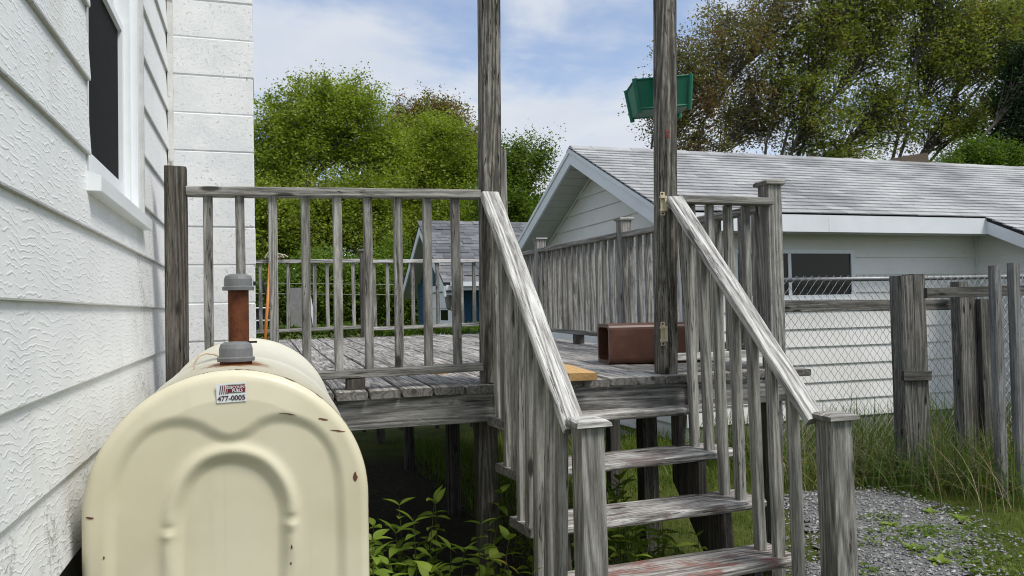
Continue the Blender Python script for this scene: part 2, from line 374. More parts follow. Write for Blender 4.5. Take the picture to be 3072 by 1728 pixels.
LEAF_P = leaf_mat('weed_leaf', [(0, (.13, .21, .026)), (.6, (.21, .30, .042)), (1, (.30, .36, .065))], .35)
LEAF_Y = leaf_mat('yellow_leaf', [(0, (.34, .30, .03)), (1, (.45, .36, .06))], .35)
GRASS = leaf_mat('grass_blade', [(0, (.075, .12, .016)), (.55, (.12, .175, .024)), (.85, (.17, .215, .04)), (.93, (.26, .21, .1)), (1, (.34, .28, .15))], .35)
GRASS_T = leaf_mat('tall_grass_blade', [(0, (.065, .11, .024)), (.6, (.11, .17, .036)), (.80, (.15, .20, .055)), (.92, (.30, .25, .14)), (1, (.42, .36, .22))], .35)

# ------------------------------------------------------------------ ground
def gravel_mask(x, y):
    q = math.sin(x*3.1+y*1.7)*.22 + math.sin(x*7.3-y*5.1)*.16 + math.sin(x*13.1+y*11.7)*.08
    ax, ay, bx, by = 4.25, 4.75, 2.75, 2.6; t = max(0, min(1, ((x-ax)*(bx-ax)+(y-ay)*(by-ay))/((bx-ax)**2+(by-ay)**2)))
    d = math.hypot(x-ax-(bx-ax)*t, y-ay-(by-ay)*t)
    return 1-(d/.62)**2+q
def ground_mat():
    m, t, b = material('lawn_soil'); v = t.n('ShaderNodeNewGeometry', out='Position')
    n = t.noise(v, 2.2, 6, .65); n2 = t.noise(v, 30, 5, .7); n3 = t.noise(v, 110, 3, .6)
    c = t.mix(t.step(n, .38, .62), (.06, .082, .016), (.095, .115, .026))
    c = t.mix(t.math('MULTIPLY', t.step(n2, .5, .68), .7), c, (.075, .062, .038))
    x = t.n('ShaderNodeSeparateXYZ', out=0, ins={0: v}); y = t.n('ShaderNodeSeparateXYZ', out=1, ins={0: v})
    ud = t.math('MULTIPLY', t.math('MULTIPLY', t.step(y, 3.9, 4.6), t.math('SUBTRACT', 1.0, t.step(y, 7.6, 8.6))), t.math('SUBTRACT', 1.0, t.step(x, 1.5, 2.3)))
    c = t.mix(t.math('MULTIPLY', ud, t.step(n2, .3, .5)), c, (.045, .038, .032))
    setp(t, b, c, .95, t.math('ADD', n2, t.math('MULTIPLY', n3, .4)), .8, .03, .1); return m
GROUND = ground_mat()
def stone_mat():
    m, t, b = material('crushed_stone'); v = t.n('ShaderNodeNewGeometry', out='Position')
    isl = t.n('ShaderNodeNewGeometry', out='Random Per Island')
    c = t.ramp(isl, [(0, (.13, .132, .136)), (.5, (.24, .242, .245)), (.9, (.35, .35, .345)), (1, (.55, .55, .54))])
    setp(t, b, c, .85, t.noise(v, 200, 3), .3, .003, .2); return m
STONE = stone_mat()
def gravel_bed_mat():
    m, t, b = material('gravel_bed'); v = t.n('ShaderNodeNewGeometry', out='Position')
    vo = t.t.nodes.new('ShaderNodeTexVoronoi'); t.t.links.new(v, vo.inputs['Vector']); vo.inputs['Scale'].default_value = 60
    c = t.mix(vo.outputs['Color'], (.11, .108, .105), (.22, .22, .218)); setp(t, b, c, .9, vo.outputs['Distance'], .6, .01, .15); return m
GBED = gravel_bed_mat()
# lawn: one sheet with a gentle unevenness near by, reaching the horizon
xs = [-900, -200, -60, -20] + [i*.5 for i in range(-12, 29)] + [24, 60, 200, 900]
ys = [-900, -200, -50, -15] + [i*.5 for i in range(-10, 41)] + [40, 90, 250, 900]
gv = []; gf = []
for j, y in enumerate(ys):
    for i, x in enumerate(xs):
        near = abs(x) < 16 and -6 < y < 22
        gv.append((x, y, (math.sin(x*1.3+y*.7)*.012 + math.sin(x*.6-y*1.1)*.012) if near else 0))
for j in range(len(ys)-1):
    for i in range(len(xs)-1):
        a = j*len(xs)+i; gf.append((a, a+1, a+1+len(xs), a+len(xs)))
def gz(x, y): return math.sin(x*1.3+y*.7)*.012 + math.sin(x*.6-y*1.1)*.012
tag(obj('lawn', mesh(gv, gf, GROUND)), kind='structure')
# gravel path
pv = []; pf = []; idx = {}
st = .08
for i in range(int(5/st)):
    for j in range(int(4.2/st)):
        x, y = .8+i*st, 1.6+j*st
        if all(gravel_mask(x+a*st, y+b_*st) > .30 for a in (0, 1) for b_ in (0, 1)):
            f_ = []
            for a, b_ in ((0, 0), (1, 0), (1, 1), (0, 1)):
                k = (i+a, j+b_)
                if k not in idx: idx[k] = len(pv); X, Y = .8+k[0]*st, 1.6+k[1]*st; pv.append((X, Y, gz(X, Y)+.016))
                f_.append(idx[k])
            pf.append(tuple(f_))
tag(obj('gravel_path', mesh(pv, pf, GBED)), kind='structure')
# far gravel drive behind the deck, seen under it
dm = MB(); dm.add([(2.2, 8.6, .012), (14, 8.6, .012), (14, 9.6, .03), (2.2, 9.6, .03)], [(0, 1, 2, 3)])
dv = [(2.9, 8.5, .03), (4.1, 8.2, .03), (4.3, 12.6, .03), (3.4, 16, .03), (3.2, 13, .03)]
tag(obj('gravel_drive', mesh(dv, [tuple(range(5))], GBED)), kind='structure')
# loose stones
sv = []; sf = []
r = random.Random(3)
n = 0
while n < 6500:
    x, y = r.uniform(1.9, 4.8), r.uniform(2.3, 5.2)
    g = gravel_mask(x, y)
    if g < -.25 or (g < .5 and r.random() > (g+.25)*1.2): continue
    s = r.choice((.006, .008, .010, .013, .017)); a = r.uniform(0, 6.28); ca, sa = math.cos(a), math.sin(a); b0 = len(sv)
    for (px, py, pz) in ((1, 0, 0), (.2, .9, .1), (-.9, .3, 0), (-.4, -.8, .1), (.2, .1, .75), (.1, 0, -.6)):
        px *= r.uniform(.7, 1.4); py *= r.uniform(.5, 1); pz *= r.uniform(.6, 1)
        sv.append((x+(px*ca-py*sa)*s, y+(px*sa+py*ca)*s, gz(x, y)+.02+pz*s))
    for k in range(4):
        sf.append((b0+k, b0+(k+1) % 4, b0+4)); sf.append((b0+(k+1) % 4, b0+k, b0+5))
    n += 1
tag(obj('loose_gravel', mesh(sv, sf, STONE)), 'loose grey crushed stone strewn over the path beside the stairs', 'gravel', kind='stuff')

# ------------------------------------------------------------------ left house: lap siding, window, chimney
XW = -.448
house = thing('house', (XW, 1.5, .1), 'white house wall of embossed lap siding with vinyl window beside the oil tank', 'house')
def course(y0, y1, z, h=.2045, top=None):
    """one lap board: thick lower lip, thin upper edge"""
    zt = top if top else z+h+.02; b = MB(); n = max(2, int((y1-y0)/.3)); vs = []; fs = []
    for i in range(n+1):
        y = y0+(y1-y0)*i/n; j = random.uniform(-.0008, .0008)
        vs += [(XW-.006, y, z+j), (XW+.0155, y, z+j), (XW+.0170, y, z+.004+j), (XW+.0035, y, zt), (XW-.006, y, zt)]
    for i in range(n):
        for k in range(5):
            k2 = (k+1) % 5; fs.append((i*5+k, (i+1)*5+k, (i+1)*5+k2, i*5+k2))
    fs += [(0, 1, 2, 3, 4), tuple(n*5+k for k in (4, 3, 2, 1, 0))]
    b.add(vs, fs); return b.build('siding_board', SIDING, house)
WY0, WY1, WZ0 = 2.40, 3.43, 1.872
for i in range(-1, 17):
    z = .921 + (i+0)*.2045
    if i < 0: continue
    if z+.2045 < WZ0+.01 or z > 3.3: course(-2.5, 4.405, z)
    elif z < WZ0:        # board notched below the sill
        course(-2.5, WY0, z); course(WY1+.012, 4.405, z); course(WY0+.002, WY1+.010, z, top=WZ0-.012)
    else: course(-2.5, WY0, z); course(WY1+.012, 4.405, z)
MB().box((XW-.30, -2.5, -.1), (XW-.012, 6.2, .88)).build('foundation', CONCRETE, house)
MB().box((XW-.03, -2.5, .885), (XW-.009, 6.2, 1.87)).box((XW-.03, -2.5, 1.871), (XW-.009, 2.36, 3.4)).box((XW-.03, 3.47, 1.871), (XW-.009, 6.2, 3.4)).box((XW-.03, -2.5, 3.401), (XW-.009, 6.2, 4.6)).build('sheathing', DARK, house)
# window: deep vinyl frame, dark screen, sloping sill cap
win = thing('window', (XW, WY0, WZ0), None, None)
bpy.data.objects.remove(win)
wb = MB(); D0, D1 = XW-.11, XW+.021
wb.box((D0, WY1-.042, WZ0), (XW+.004, WY1+.004, 3.25)).box((D0, WY0-.004, WZ0), (XW+.004, WY0+.042, 3.25)).box((D0, WY0+.042, 3.2), (XW+.004, WY1-.042, 3.25)).box((D0, WY0+.042, WZ0), (XW-.002, WY1-.042, WZ0+.05))
window = wb.build('window', WHITE_PVC, house)
MB().box((XW-.004, WY1-.006, WZ0+.002), (D1, WY1+.010, 3.3)).build('casing', GREYTRIM, window); MB().box((XW-.004, WY0-.010, WZ0+.002), (D1-.012, WY0+.004, 3.3)).build('casing', GREYTRIM, window)
tr = MB().box((D0+.02, WY1-.075, WZ0+.05), (XW-.02, WY1-.0425, 3.199)); tr.build('jamb_liner', WHITE_PVC, window)
PX = XW-.055
sb = MB(); PY1 = WY1-.076
for zz, x0 in ((WZ0+.0505, PX), (2.60, PX-.03)):
    zt = 2.63 if zz < 2.3 else 3.198
    sb.box((x0-.012, WY0+.043, zz), (x0+.014, WY0+.075, zt)).box((x0-.012, PY1-.03, zz), (x0+.014, PY1, zt)).box((x0-.012, WY0+.0755, zz), (x0+.0135, PY1-.0305, zz+(.085 if zz < 2.3 else .055))).box((x0-.012, WY0+.0755, zt-.03), (x0+.0135, PY1-.0305, zt))
sb.build('sash', WHITE_PVC, window)
MB().box((PX-.006, WY0+.0756, WZ0+.136), (PX-.001, PY1-.0306, 2.599)).build('screen', SCREEN, window)
MB().box((PX-.036, WY0+.0756, 2.656), (PX-.031, PY1-.0306, 3.167)).build('pane', DARKGLASS, window)
sl_ = MB().prism([(XW-.04, WY0-.03, WZ0-.03), (XW+.046, WY0-.03, WZ0-.03), (XW+.046, WY0-.03, WZ0+.012), (XW-.04, WY0-.03, WZ0+.038)], (0, WY1-WY0+.05, 0)); sl_.build('sill', WHITE_PVC, window)

CH = thing('chimney', (-.22, 4.42, 0), 'white painted concrete block chimney standing against the siding', 'chimney')
CY0, CX1 = 4.42, -.0135
for i in range(24):
    z = -.04 + i*.2
    e = random.uniform(-.0025, .0025)
    b = MB(); j = .009
    x0, x1, y0, y1, z0, z1 = -.44, CX1+e, CY0+random.uniform(-.003, .003), CY0+.40, z+.002, z+.198
    c = .0045
    rings = [(z0, c), (z0+c, 0), (z1-c, 0), (z1, c)]
    vs = []; fs = []
    for zz, ins in rings:
        vs += [(x0, y0+ins, zz), (x1-c, y0+ins, zz), (x1-ins, y0+c, zz), (x1-ins, y1, zz), (x0, y1, zz)]
    for k in range(3):
        for q in range(5):
            q2 = (q+1) % 5; fs.append((k*5+q, k*5+q2, (k+1)*5+q2, (k+1)*5+q))
    fs += [(4, 3, 2, 1, 0), tuple(15+q for q in range(5))]
    b.add(vs, fs).build('block', CMU, CH)
MB().box((-.44, CY0+.006, -.05), (CX1-.006, CY0+.394, 4.76)).build('mortar', CMU, CH)
MB().box((-.436, CY0-.019, .5), (-.409, CY0+.004, 4.7)).build('caulk_strip', PEEL, CH)

# ------------------------------------------------------------------ oil tank
TX, TY0, TY1, TR = -.068, 2.09, 3.56, .338
TZT, TZB = 1.360, .25
CT, CB = TZT-TR, TZB+TR
tank = thing('oil_tank', (TX, 2.8, 0), 'cream painted steel oil tank with embossed end and rusty filler pipe', 'oil tank')
def px2face(x, y): p = onY(x, y, TY0); return p.x-TX, p.z
def sstep(a, b, x):
    t = np.clip((x-a)/(b-a), 0, 1); return t*t*(3-2*t)
def crom(P, n=8):
    P = np.array(P); Q = np.vstack([2*P[0]-P[1], P, 2*P[-1]-P[-2]]); out = []
    for i in range(1, len(Q)-2):
        for k in range(n):
            t = k/n; p0, p1, p2, p3 = Q[i-1:i+3]
            out.append(.5*((2*p1)+(p2-p0)*t+(2*p0-5*p1+4*p2-p3)*t*t+(3*p1-p0-3*p2+p3)*t**3))
    out.append(P[-1]); return np.array(out)
def traced(L): return crom([px2face(x*.621, 828+y*.621) for x, y in L])
OUT1 = traced([(512, 1700), (512, 1400), (518, 1180), (540, 1000), (600, 850), (690, 750), (790, 705), (880, 694), (965, 712), (1035, 750), (1108, 774), (1185, 748), (1260, 698), (1340, 674), (1420, 680), (1520, 722), (1600, 810), (1642, 930), (1655, 1060), (1662, 1250), (1668, 1700)])
OUT2 = traced([(812, 1700), (815, 1400), (822, 1200), (842, 1090), (892, 975), (985, 885), (1122, 850), (1255, 880), (1345, 960), (1398, 1070), (1408, 1200), (1404, 1400), (1402, 1700)])
def sdist(u, z, poly):
    """distance to an outline that is open downwards, negative inside"""
    A, B = poly[:-1], poly[1:]; P = np.stack([u, z], 1)[:, None]; d = (B-A)[None]; t = np.clip(((P-A[None])*d).sum(2)/(d*d).sum(2), 0, 1)
    dist = np.sqrt((((A[None]+d*t[..., None])-P)**2).sum(2)).min(1)
    cr_ = np.zeros(len(u), int)
    for (x0, z0), (x1, z1) in zip(A, B):
        hit = ((x0 <= u) & (x1 > u)) | ((x1 <= u) & (x0 > u))
        zz = z0+(u-x0)/(x1-x0+1e-12)*(z1-z0); cr_ += (hit & (zz > z)).astype(int)
    return np.where(cr_ % 2 == 1, -dist, dist)
NL_, NR_ = px2face(812*.621, 828+1240*.621), px2face(1408*.621, 828+1185*.621)
def face_h(u, z):
    """relief of the pressed end panel (m, + outwards)"""
    d1 = sdist(u, z, OUT1); d2 = sdist(u, z, OUT2)
    lowf = sstep(.62, .95, z)
    rec1 = -.012*(1-sstep(-.024, .012, d1))*(.55+.45*lowf)
    lip = .009*np.exp(-((d2-.004)/.016)**2)*(.25+.75*sstep(.83, .93, z))
    pocket = -.012*(1-sstep(-.036, -.004, d2))*(.45+.55*lowf)
    nt = 0
    for (nu, nz_) in (NL_, NR_):
        nt = nt - .007*np.exp(-(((u-nu)/.014)**2 + ((z-nz_-.008)/.007)**2)) + .007*np.exp(-(((u-nu)/.016)**2 + ((z-nz_+.008)/.007)**2))
    return rec1 + lip + pocket + nt + .008*(1-(u/TR)**2)
NT_, NS = 300, 110
ang = []
bd = []; ax_ = []
for k in range(NT_):
    t = k/NT_
    # perimeter parameter: top arc, right side, bottom arc, left side
    if t < .36: a = math.pi*(1-t/.36); bd.append((TR*math.cos(a), CT+TR*math.sin(a))); ax_.append((0, CT))
    elif t < .5: q = (t-.36)/.14; bd.append((TR, CT+(CB-CT)*q)); ax_.append((0, CT+(CB-CT)*q))
    elif t < .86: a = -math.pi*(t-.5)/.36; bd.append((TR*math.cos(a), CB+TR*math.sin(a))); ax_.append((0, CB))
    else: q = (t-.86)/.14; bd.append((-TR, CB+(CT-CB)*q)); ax_.append((0, CB+(CT-CB)*q))
bd = np.array(bd); ax_ = np.array(ax_)
vs = []; fs = []
RE = .026      # rounded rim of the end panel
for s_ in range(NS+1):
    s = (s_/NS)
    P = ax_ + (bd-ax_)*s; e = TR*(1-s)
    rim = np.where(e < RE, RE-np.sqrt(np.maximum(RE**2-(RE-e)**2, 0)), 0)
    hgt = face_h(P[:, 0], P[:, 1])*np.clip((e-.02)/.05, 0, 1)
    for k in range(NT_): vs.append((TX+P[k, 0], TY0+float(rim)-hgt[k], P[k, 1]))
for s_ in range(NS):
    for k in range(NT_):
        k2 = (k+1) % NT_; fs.append((s_*NT_+k, s_*NT_+k2, (s_+1)*NT_+k2, (s_+1)*NT_+k))
MB().add(vs, fs).build('end_panel', TANK, tank, smooth=True)
# barrel with a small seam step behind the end panel, closed at the back
vs = []; fs = []
rings = [(TY0+RE-.0005, 0.0), (TY0+RE+.022, 0.0), (TY0+RE+.026, -.005), (2.60, -.005), (2.61, -.003), (2.62, -.005), (TY1-.09, -.005), (TY1-.085, 0), (TY1-.03, 0), (TY1-.008, -.012), (TY1, -.04)]
for y, dr in rings:
    d = bd-ax_; ln = np.hypot(d[:, 0], d[:, 1])[:, None]; P = bd + d/ln*dr
    for k in range(NT_): vs.append((TX+P[k, 0]+(y-TY0)*.016, y, P[k, 1]+(y-TY0)*.026))
for i in range(len(rings)-1):
    for k in range(NT_):
        k2 = (k+1) % NT_; fs.append((i*NT_+k, i*NT_+k2, (i+1)*NT_+k2, (i+1)*NT_+k))
fs.append(tuple((len(rings)-1)*NT_+k for k in range(NT_)))
MB().add(vs, fs).build('barrel', TANK, tank, smooth=True)
for (x, y) in ((TX-.2, 2.35), (TX+.2, 2.35), (TX-.2, 3.3), (TX+.2, 3.3)):
    MB().tube([(x, y, -.02), (x, y, .42)], .022, 10).build('leg', RUST, tank)
pipe = MB().lathe([(.037, 0), (.037, .03), (.030, .032), (.030, .235), (.031, .24)], (-.058, 2.54, 1.348), 20).build('fill_pipe', RUST, tank, smooth=False)
MB().lathe([(.046, 0), (.047, .010), (.041, .013), (.041, .034), (.037, .044), (.026, .049), (.001, .051)], (-.058, 2.54, 1.572), 24).build('cap', CAPGREY, pipe, smooth=False)
MB().lathe([(.004, -.004), (.004, .009)], (-.011, 2.54, 1.590), 6).build('cap_screw', DARK, pipe)
vent = MB().lathe([(.047, 0), (.047, .012), (.043, .014), (.043, .045)], (-.062, 2.36, 1.334), 20).build('vent_stub', RUST, tank)
MB().lathe([(.050, 0), (.051, .010), (.045, .013), (.045, .036), (.041, .048), (.030, .054), (.001, .056)], (-.062, 2.36, 1.368), 24).build('cap', CAPGREY, vent)
MB().box((-.075, 2.395, 1.416), (-.005, 2.40, 1.422)).build('cap_wire', DARK, vent)
MB().tube([(-.175, 2.42, 1.31), (-.177, 2.42, 1.358), (-.165, 2.42, 1.382), (-.145, 2.425, 1.39), (-.122, 2.44, 1.385), (-.100, 2.46, 1.372), (-.09, 2.47, 1.35)], .0032, 8).build('vent_tube', COPPER, tank, smooth=True)
# chips and scratches down to rusty steel on the end panel
CHIP = simple('rust_chip', (.13, .055, .035), .9, .4, 80, .3)
for (cx, cy, cw, chh) in ((268, 1554, 13, 4), (1066, 1430, 7, 16), (1013, 1292, 22, 3), (865, 1241, 26, 2), (968, 1257, 16, 3), (875, 1640, 3, 7), (873, 1690, 3, 5), (312, 1674, 3, 6)):
    r = random.Random(cx); P0 = []
    for k in range(9):
        a = 2*math.pi*k/9; q = onY(cx+math.cos(a)*cw*r.uniform(.6, 1.15), cy+math.sin(a)*chh*r.uniform(.5, 1.2)+math.cos(a)*cw*.12, TY0)
        e = max(0.0, TR-math.hypot(q.x-TX, max(0, q.z-CT))); rim = RE-math.sqrt(max(RE**2-(RE-e)**2, 0)) if e < RE else 0
        d_ = TY0+rim-float(face_h(np.array([q.x-TX]), np.array([q.z]))[0])*min(1, max(0, (e-.02)/.05)); P0.append((q.x, d_-.0012, q.z))
    MB().prism(P0, (0, .0015, 0)).build('rust_chip', CHIP, tank)
# sticker on the end panel
RED = simple('sticker_maroon', (.19, .02, .035), .4, .03); INK = simple('sticker_ink', (.06, .03, .035), .5, .03)
STW = simple('sticker_white', (.74, .76, .78), .35, .03); STG = simple('sticker_green', (.28, .42, .34), .4, .03)
pa, pb, pc = onY(648, 1152, TY0-.012), onY(738, 1146, TY0-.012), onY(650, 1210, TY0-.012)
ex = (pb-pa).normalized(); ez = (pa-pc); ez = (ez-ex*ez.dot(ex)).normalized(); ey = ez.cross(ex)
SW, SH = (pb-pa).length, (pa-pc).length
SM = Matrix((ex, ey, ez)).transposed().to_4x4(); SM.translation = pc + Vector((0, 0, 0))
def sface(): # actual panel depth under the sticker
    c = SM @ Vector((SW/2, 0, SH/2)); return TY0 - float(face_h(np.array([c.x-TX]), np.array([c.z]))[0])
SM.translation.y = sface()-.0025
def sbox(x0, x1, z0, z1, d, mat, name, par, sh=0.0):
    h = SH; v = [(x0+z0*sh, -d, z0), (x1+z0*sh, -d, z0), (x1+z1*sh, -d, z1), (x0+z1*sh, -d, z1)]
    return MB().prism([SM @ Vector(p) for p in v], SM.to_3x3() @ Vector((0, .0006, 0))).build(name, mat, par)
stk = sbox(0, SW, 0, SH, .0, STW, 'sticker', tank)
sbox(SW*.34, SW*.97, SH*.46, SH*.93, .0006, STG, 'green_bar', stk)
sbox(SW*.40, SW*.96, SH*.50, SH*.885, .0012, RED, 'maroon_bar', stk)
for k in range(5): sbox(SW*(.045+.068*k), SW*(.075+.068*k), SH*.44, SH*.90, .0012, INK if k < 2 else RED, 'stripe', stk, .16)
def text(s, x, z, size, mat, par, d):
    c = bpy.data.curves.new('lettering', 'FONT'); c.body = s; c.size = size; c.extrude = .0002; c.align_x = 'CENTER'; c.offset = size*.018; c.materials.append(mat)
    tmp = bpy.data.objects.new('tmp', c); COL.objects.link(tmp); bpy.context.view_layer.update()
    me = bpy.data.meshes.new_from_object(tmp.evaluated_get(bpy.context.evaluated_depsgraph_get())); bpy.data.objects.remove(tmp)
    o = bpy.data.objects.new('lettering', me)
    return put(o, par, SM @ Matrix.Translation((x, -d, z)) @ Matrix.Rotation(math.radians(90), 4, 'X'))
text('DISCOUNT', SW*.68, SH*.70, SH*.20, STW, stk, .0020); text('FUELS', SW*.70, SH*.525, SH*.20, STW, stk, .0020)
text('477-0005', SW*.5, SH*.10, SH*.36, INK, stk, .0012)

# ------------------------------------------------------------------ deck
DZ = 1.138
def dz(y): return DZ + (y-3.65)*.0125
deck = thing('wooden_deck', (1.1, 3.7, 0), 'weathered grey raised wooden deck with baluster railings and tall corner posts', 'deck')
YB = 9.16
x = -.425; k = 0
while x < 2.76:
    wdt = .140; xc = x+wdt/2
    y0 = 3.625 + random.uniform(-.008, .008); y1 = YB if xc-.07 > -.015 else 4.40
    if y1 > 5: # boards are butted over a joist
        ym = random.choice((5.4, 6.3, 7.1))
        segs = [(y0, ym-.0015), (ym+.0015, y1)]
    else: segs = [(y0, y1)]
    for a, b_ in segs:
        e = random.uniform(-.0025, .0025)
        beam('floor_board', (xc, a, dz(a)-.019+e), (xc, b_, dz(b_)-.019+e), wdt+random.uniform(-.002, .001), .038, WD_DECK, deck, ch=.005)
    x += .1505; k += 1
beam('rim_joist', (-.42, 3.668, 1.028), (2.76, 3.668, 1.036), .038, .142, WD_RIM, deck, side=(0, 1, 0))
beam('rim_joist', (2.745, 3.69, 1.036), (2.745, 9.14, 1.09), .038, .142, WD_RIM, deck)
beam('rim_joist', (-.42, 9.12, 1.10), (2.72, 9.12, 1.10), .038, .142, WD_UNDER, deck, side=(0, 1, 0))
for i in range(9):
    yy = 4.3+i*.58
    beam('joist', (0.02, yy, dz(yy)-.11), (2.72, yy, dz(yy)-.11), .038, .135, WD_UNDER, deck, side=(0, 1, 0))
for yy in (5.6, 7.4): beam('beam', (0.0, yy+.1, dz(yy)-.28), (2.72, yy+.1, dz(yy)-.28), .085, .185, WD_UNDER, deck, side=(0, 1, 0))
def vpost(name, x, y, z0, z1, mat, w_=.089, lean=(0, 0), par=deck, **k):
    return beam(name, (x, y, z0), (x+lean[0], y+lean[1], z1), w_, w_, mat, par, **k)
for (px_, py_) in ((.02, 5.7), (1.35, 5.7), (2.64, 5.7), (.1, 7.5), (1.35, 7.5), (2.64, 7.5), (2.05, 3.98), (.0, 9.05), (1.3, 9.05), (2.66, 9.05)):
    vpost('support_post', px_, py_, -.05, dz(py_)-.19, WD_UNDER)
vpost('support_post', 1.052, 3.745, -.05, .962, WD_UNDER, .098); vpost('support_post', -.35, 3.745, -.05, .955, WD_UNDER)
vpost('support_post', 2.69, 3.745, -.05, .96, WD_FENCE)
# front corner post, tall posts, short post behind, gate post
vpost('post', -.340, 3.745, dz(3.7)+.002, 2.150, WD_DARK, .090, ch=.006)
P1 = vpost('post', 1.085, 3.746, dz(3.7)+.002, 3.62, WD_POST, .094, lean=(.036, 0), ch=.005)
vpost('post', 1.162, 3.838, dz(3.8)+.002, 2.305, WD_MID, .089, ch=.006)
P2 = vpost('post', 2.052, 3.748, dz(3.7)+.002, 3.66, WD_POST, .094, lean=(.062, 0), ch=.005)
def cap(parent, x, y, z, s, mat, h=.03):
    b = MB(); a = s/2; j = lambda: random.uniform(-.004, .004)
    vs = []
    for (zz, q) in ((0, a-.006), (.004, a), (.020, a-.001), (h*1.0, a*.80), (h*1.15, a*.25)):
        vs += [(x-q+j(), y-q+j(), z+zz), (x+q+j(), y-q+j(), z+zz+j()*.5), (x+q+j(), y+q+j(), z+zz), (x-q+j(), y+q+j(), z+zz+j()*.5)]
    fs = [(3, 2, 1, 0), (16, 17, 18, 19)]
    for i in range(4):
        for q in range(4):
            q2 = (q+1) % 4; fs.append((i*4+q, i*4+q2, (i+1)*4+q2, (i+1)*4+q))
    R = Matrix.Translation((x, y, z)) @ Matrix.Rotation(math.radians(90), 4, 'Y')
    return b.add(vs, fs).build('cap', mat, parent, M=R)
p = vpost('post', 2.728, 3.748, dz(3.7)+.002, 2.155, WD_MID, .094); cap(p, 2.728, 3.748, 2.156, .128, WD_MID)
RX = 2.715
for yy, top in ((5.57, 2.165), (7.50, 2.185), (9.10, 2.19)):
    p = vpost('post', RX, yy, dz(yy)+.002, top, WD_MID, .092); cap(p, RX, yy, top+.001, .118, WD_LIGHT, .02)
p = vpost('post', 1.15, 9.10, dz(9.1)+.002, 2.185, WD_DARK); cap(p, 1.15, 9.10, 2.186, .115, WD_MID, .02)
vpost('post', -.10, 9.10, dz(9.1)+.002, 2.15, WD_DARK)
# railings: flat 2x4 top and bottom rails with 2x2 balusters between
BALM = {}
def baluster(x, y, z0, z1, mat, par, w_=.038, lean=0.0, rot=0.0):
    L = round((z1-z0)/.05)*.05; key = (L, mat.name, w_, random.randrange(3))
    if key not in BALM: BALM[key] = beam_mesh(1.0, w_, w_, mat, ch=.003, jit=.0009, seg=.15, seed=random.random(), bow=.002)
    M = frame(Vector((x, y, z0)), Vector((x+lean, y, z1)), (math.cos(rot), math.sin(rot), 0))
    return obj('baluster', BALM[key], par, M @ Matrix.Diagonal((1, 1, z1-z0, 1)))
beam('top_rail', (-.295, 3.745, 2.045), (1.040, 3.745, 2.064), .089, .040, WD_MID, deck, side=(0, 1, 0))
beam('bottom_rail', (-.295, 3.745, 1.205), (1.037, 3.745, 1.218), .089, .038, WD_MID, deck, side=(0, 1, 0))
vpost('rail_block', .425, 3.738, dz(3.7)+.002, 1.189, WD_DARK, .085)
for pxx in (624, 721, 820, 916, 1012, 1103, 1193, 1281, 1368):
    q = onY(pxx, 835, 3.735); baluster(q.x+.003, 3.742, 1.2255, 2.031+q.x*.012, WD_MID, deck, .039, random.uniform(-.004, .004))
# front right section
beam('top_rail', (2.13, 3.745, 2.066), (2.70, 3.715, 2.060), .089, .040, WD_MID, deck, side=(0, 1, 0))
beam('bottom_rail', (2.10, 3.78, 1.222), (2.68, 3.78, 1.226), .089, .038, WD_LIGHT, deck, side=(0, 1, 0))
for q in (2.235, 2.35, 2.465, 2.58): baluster(q, 3.765, 1.243, 2.043, WD_MID, deck, .040)
# right side section, receding
for a, b_, z in ((3.80, 5.522, 2.040), (5.618, 7.452, 2.065), (7.548, 9.05, 2.08)):
    beam('top_rail', (RX, a, z-.004), (RX, b_, z+.012), .089, .040, WD_MID, deck)
    beam('bottom_rail', (RX, a, dz(a)+.105), (RX, b_, dz(b_)+.105), .089, .038, WD_MID, deck)
    n = int((b_-a)/.128); vpost('rail_block', RX, (a+b_)/2, dz((a+b_)/2)+.002, dz((a+b_)/2)+.086, WD_DARK, .08)
    for i in range(n):
        yy = a+(i+.5)*(b_-a)/n; baluster(RX, yy, dz(yy)+.1245, z-.022+.016*(i/n), WD_MID, deck, .040)
# rear section
for a, b_ in ((-.05, 1.103), (1.197, 2.667)):
    beam('top_rail', (a, 9.10, 2.070), (b_, 9.10, 2.078), .089, .040, WD_LIGHT, deck, side=(0, 1, 0))
    beam('bottom_rail', (a, 9.10, 1.30), (b_, 9.10, 1.325), .089, .038, WD_MID if a < 0 else WD_LIGHT, deck, side=(0, 1, 0))
    n = int((b_-a)/.142)
    for i in range(n):
        if random.random() < .06: continue
        xx = a+(i+.5)*(b_-a)/n; baluster(xx, 9.10, 1.30 + .015*i/n + .0185 if True else 0, 2.056, WD_MID, deck, .039, random.uniform(-.01, .01))
# latch keepers on the gate post, red paint marks
for zc in (2.035, 1.352):
    xx = 2.003 + .062*(zc-1.14)/2.5
    y = 3.699
    b = MB(); b.box((xx-.008, y-.006, zc-.062), (xx+.016, y, zc+.062)); lk = b.build('latch_keeper', BEIGE, deck)
    b = MB(); b.box((xx-.016, y-.020, zc-.040), (xx+.022, y-.0065, zc-.028)).box((xx-.016, y-.020, zc+.028), (xx+.022, y-.0065, zc+.040)).box((xx+.010, y-.0195, zc-.0279), (xx+.0215, y-.0065, zc+.0279)); b.build('keeper_bar', BEIGE, lk)
    b = MB(); b.box((xx-.004, y-.0085, zc-.056), (xx+.006, y-.0062, zc-.048)).box((xx-.004, y-.0085, zc+.048), (xx+.006, y-.0062, zc+.056)); b.build('screw', DARK, lk)
REDP = simple('red_paint', (.22, .035, .02), .7, .2)
pm = onY(2003, 402, 3.6985); b = MB()
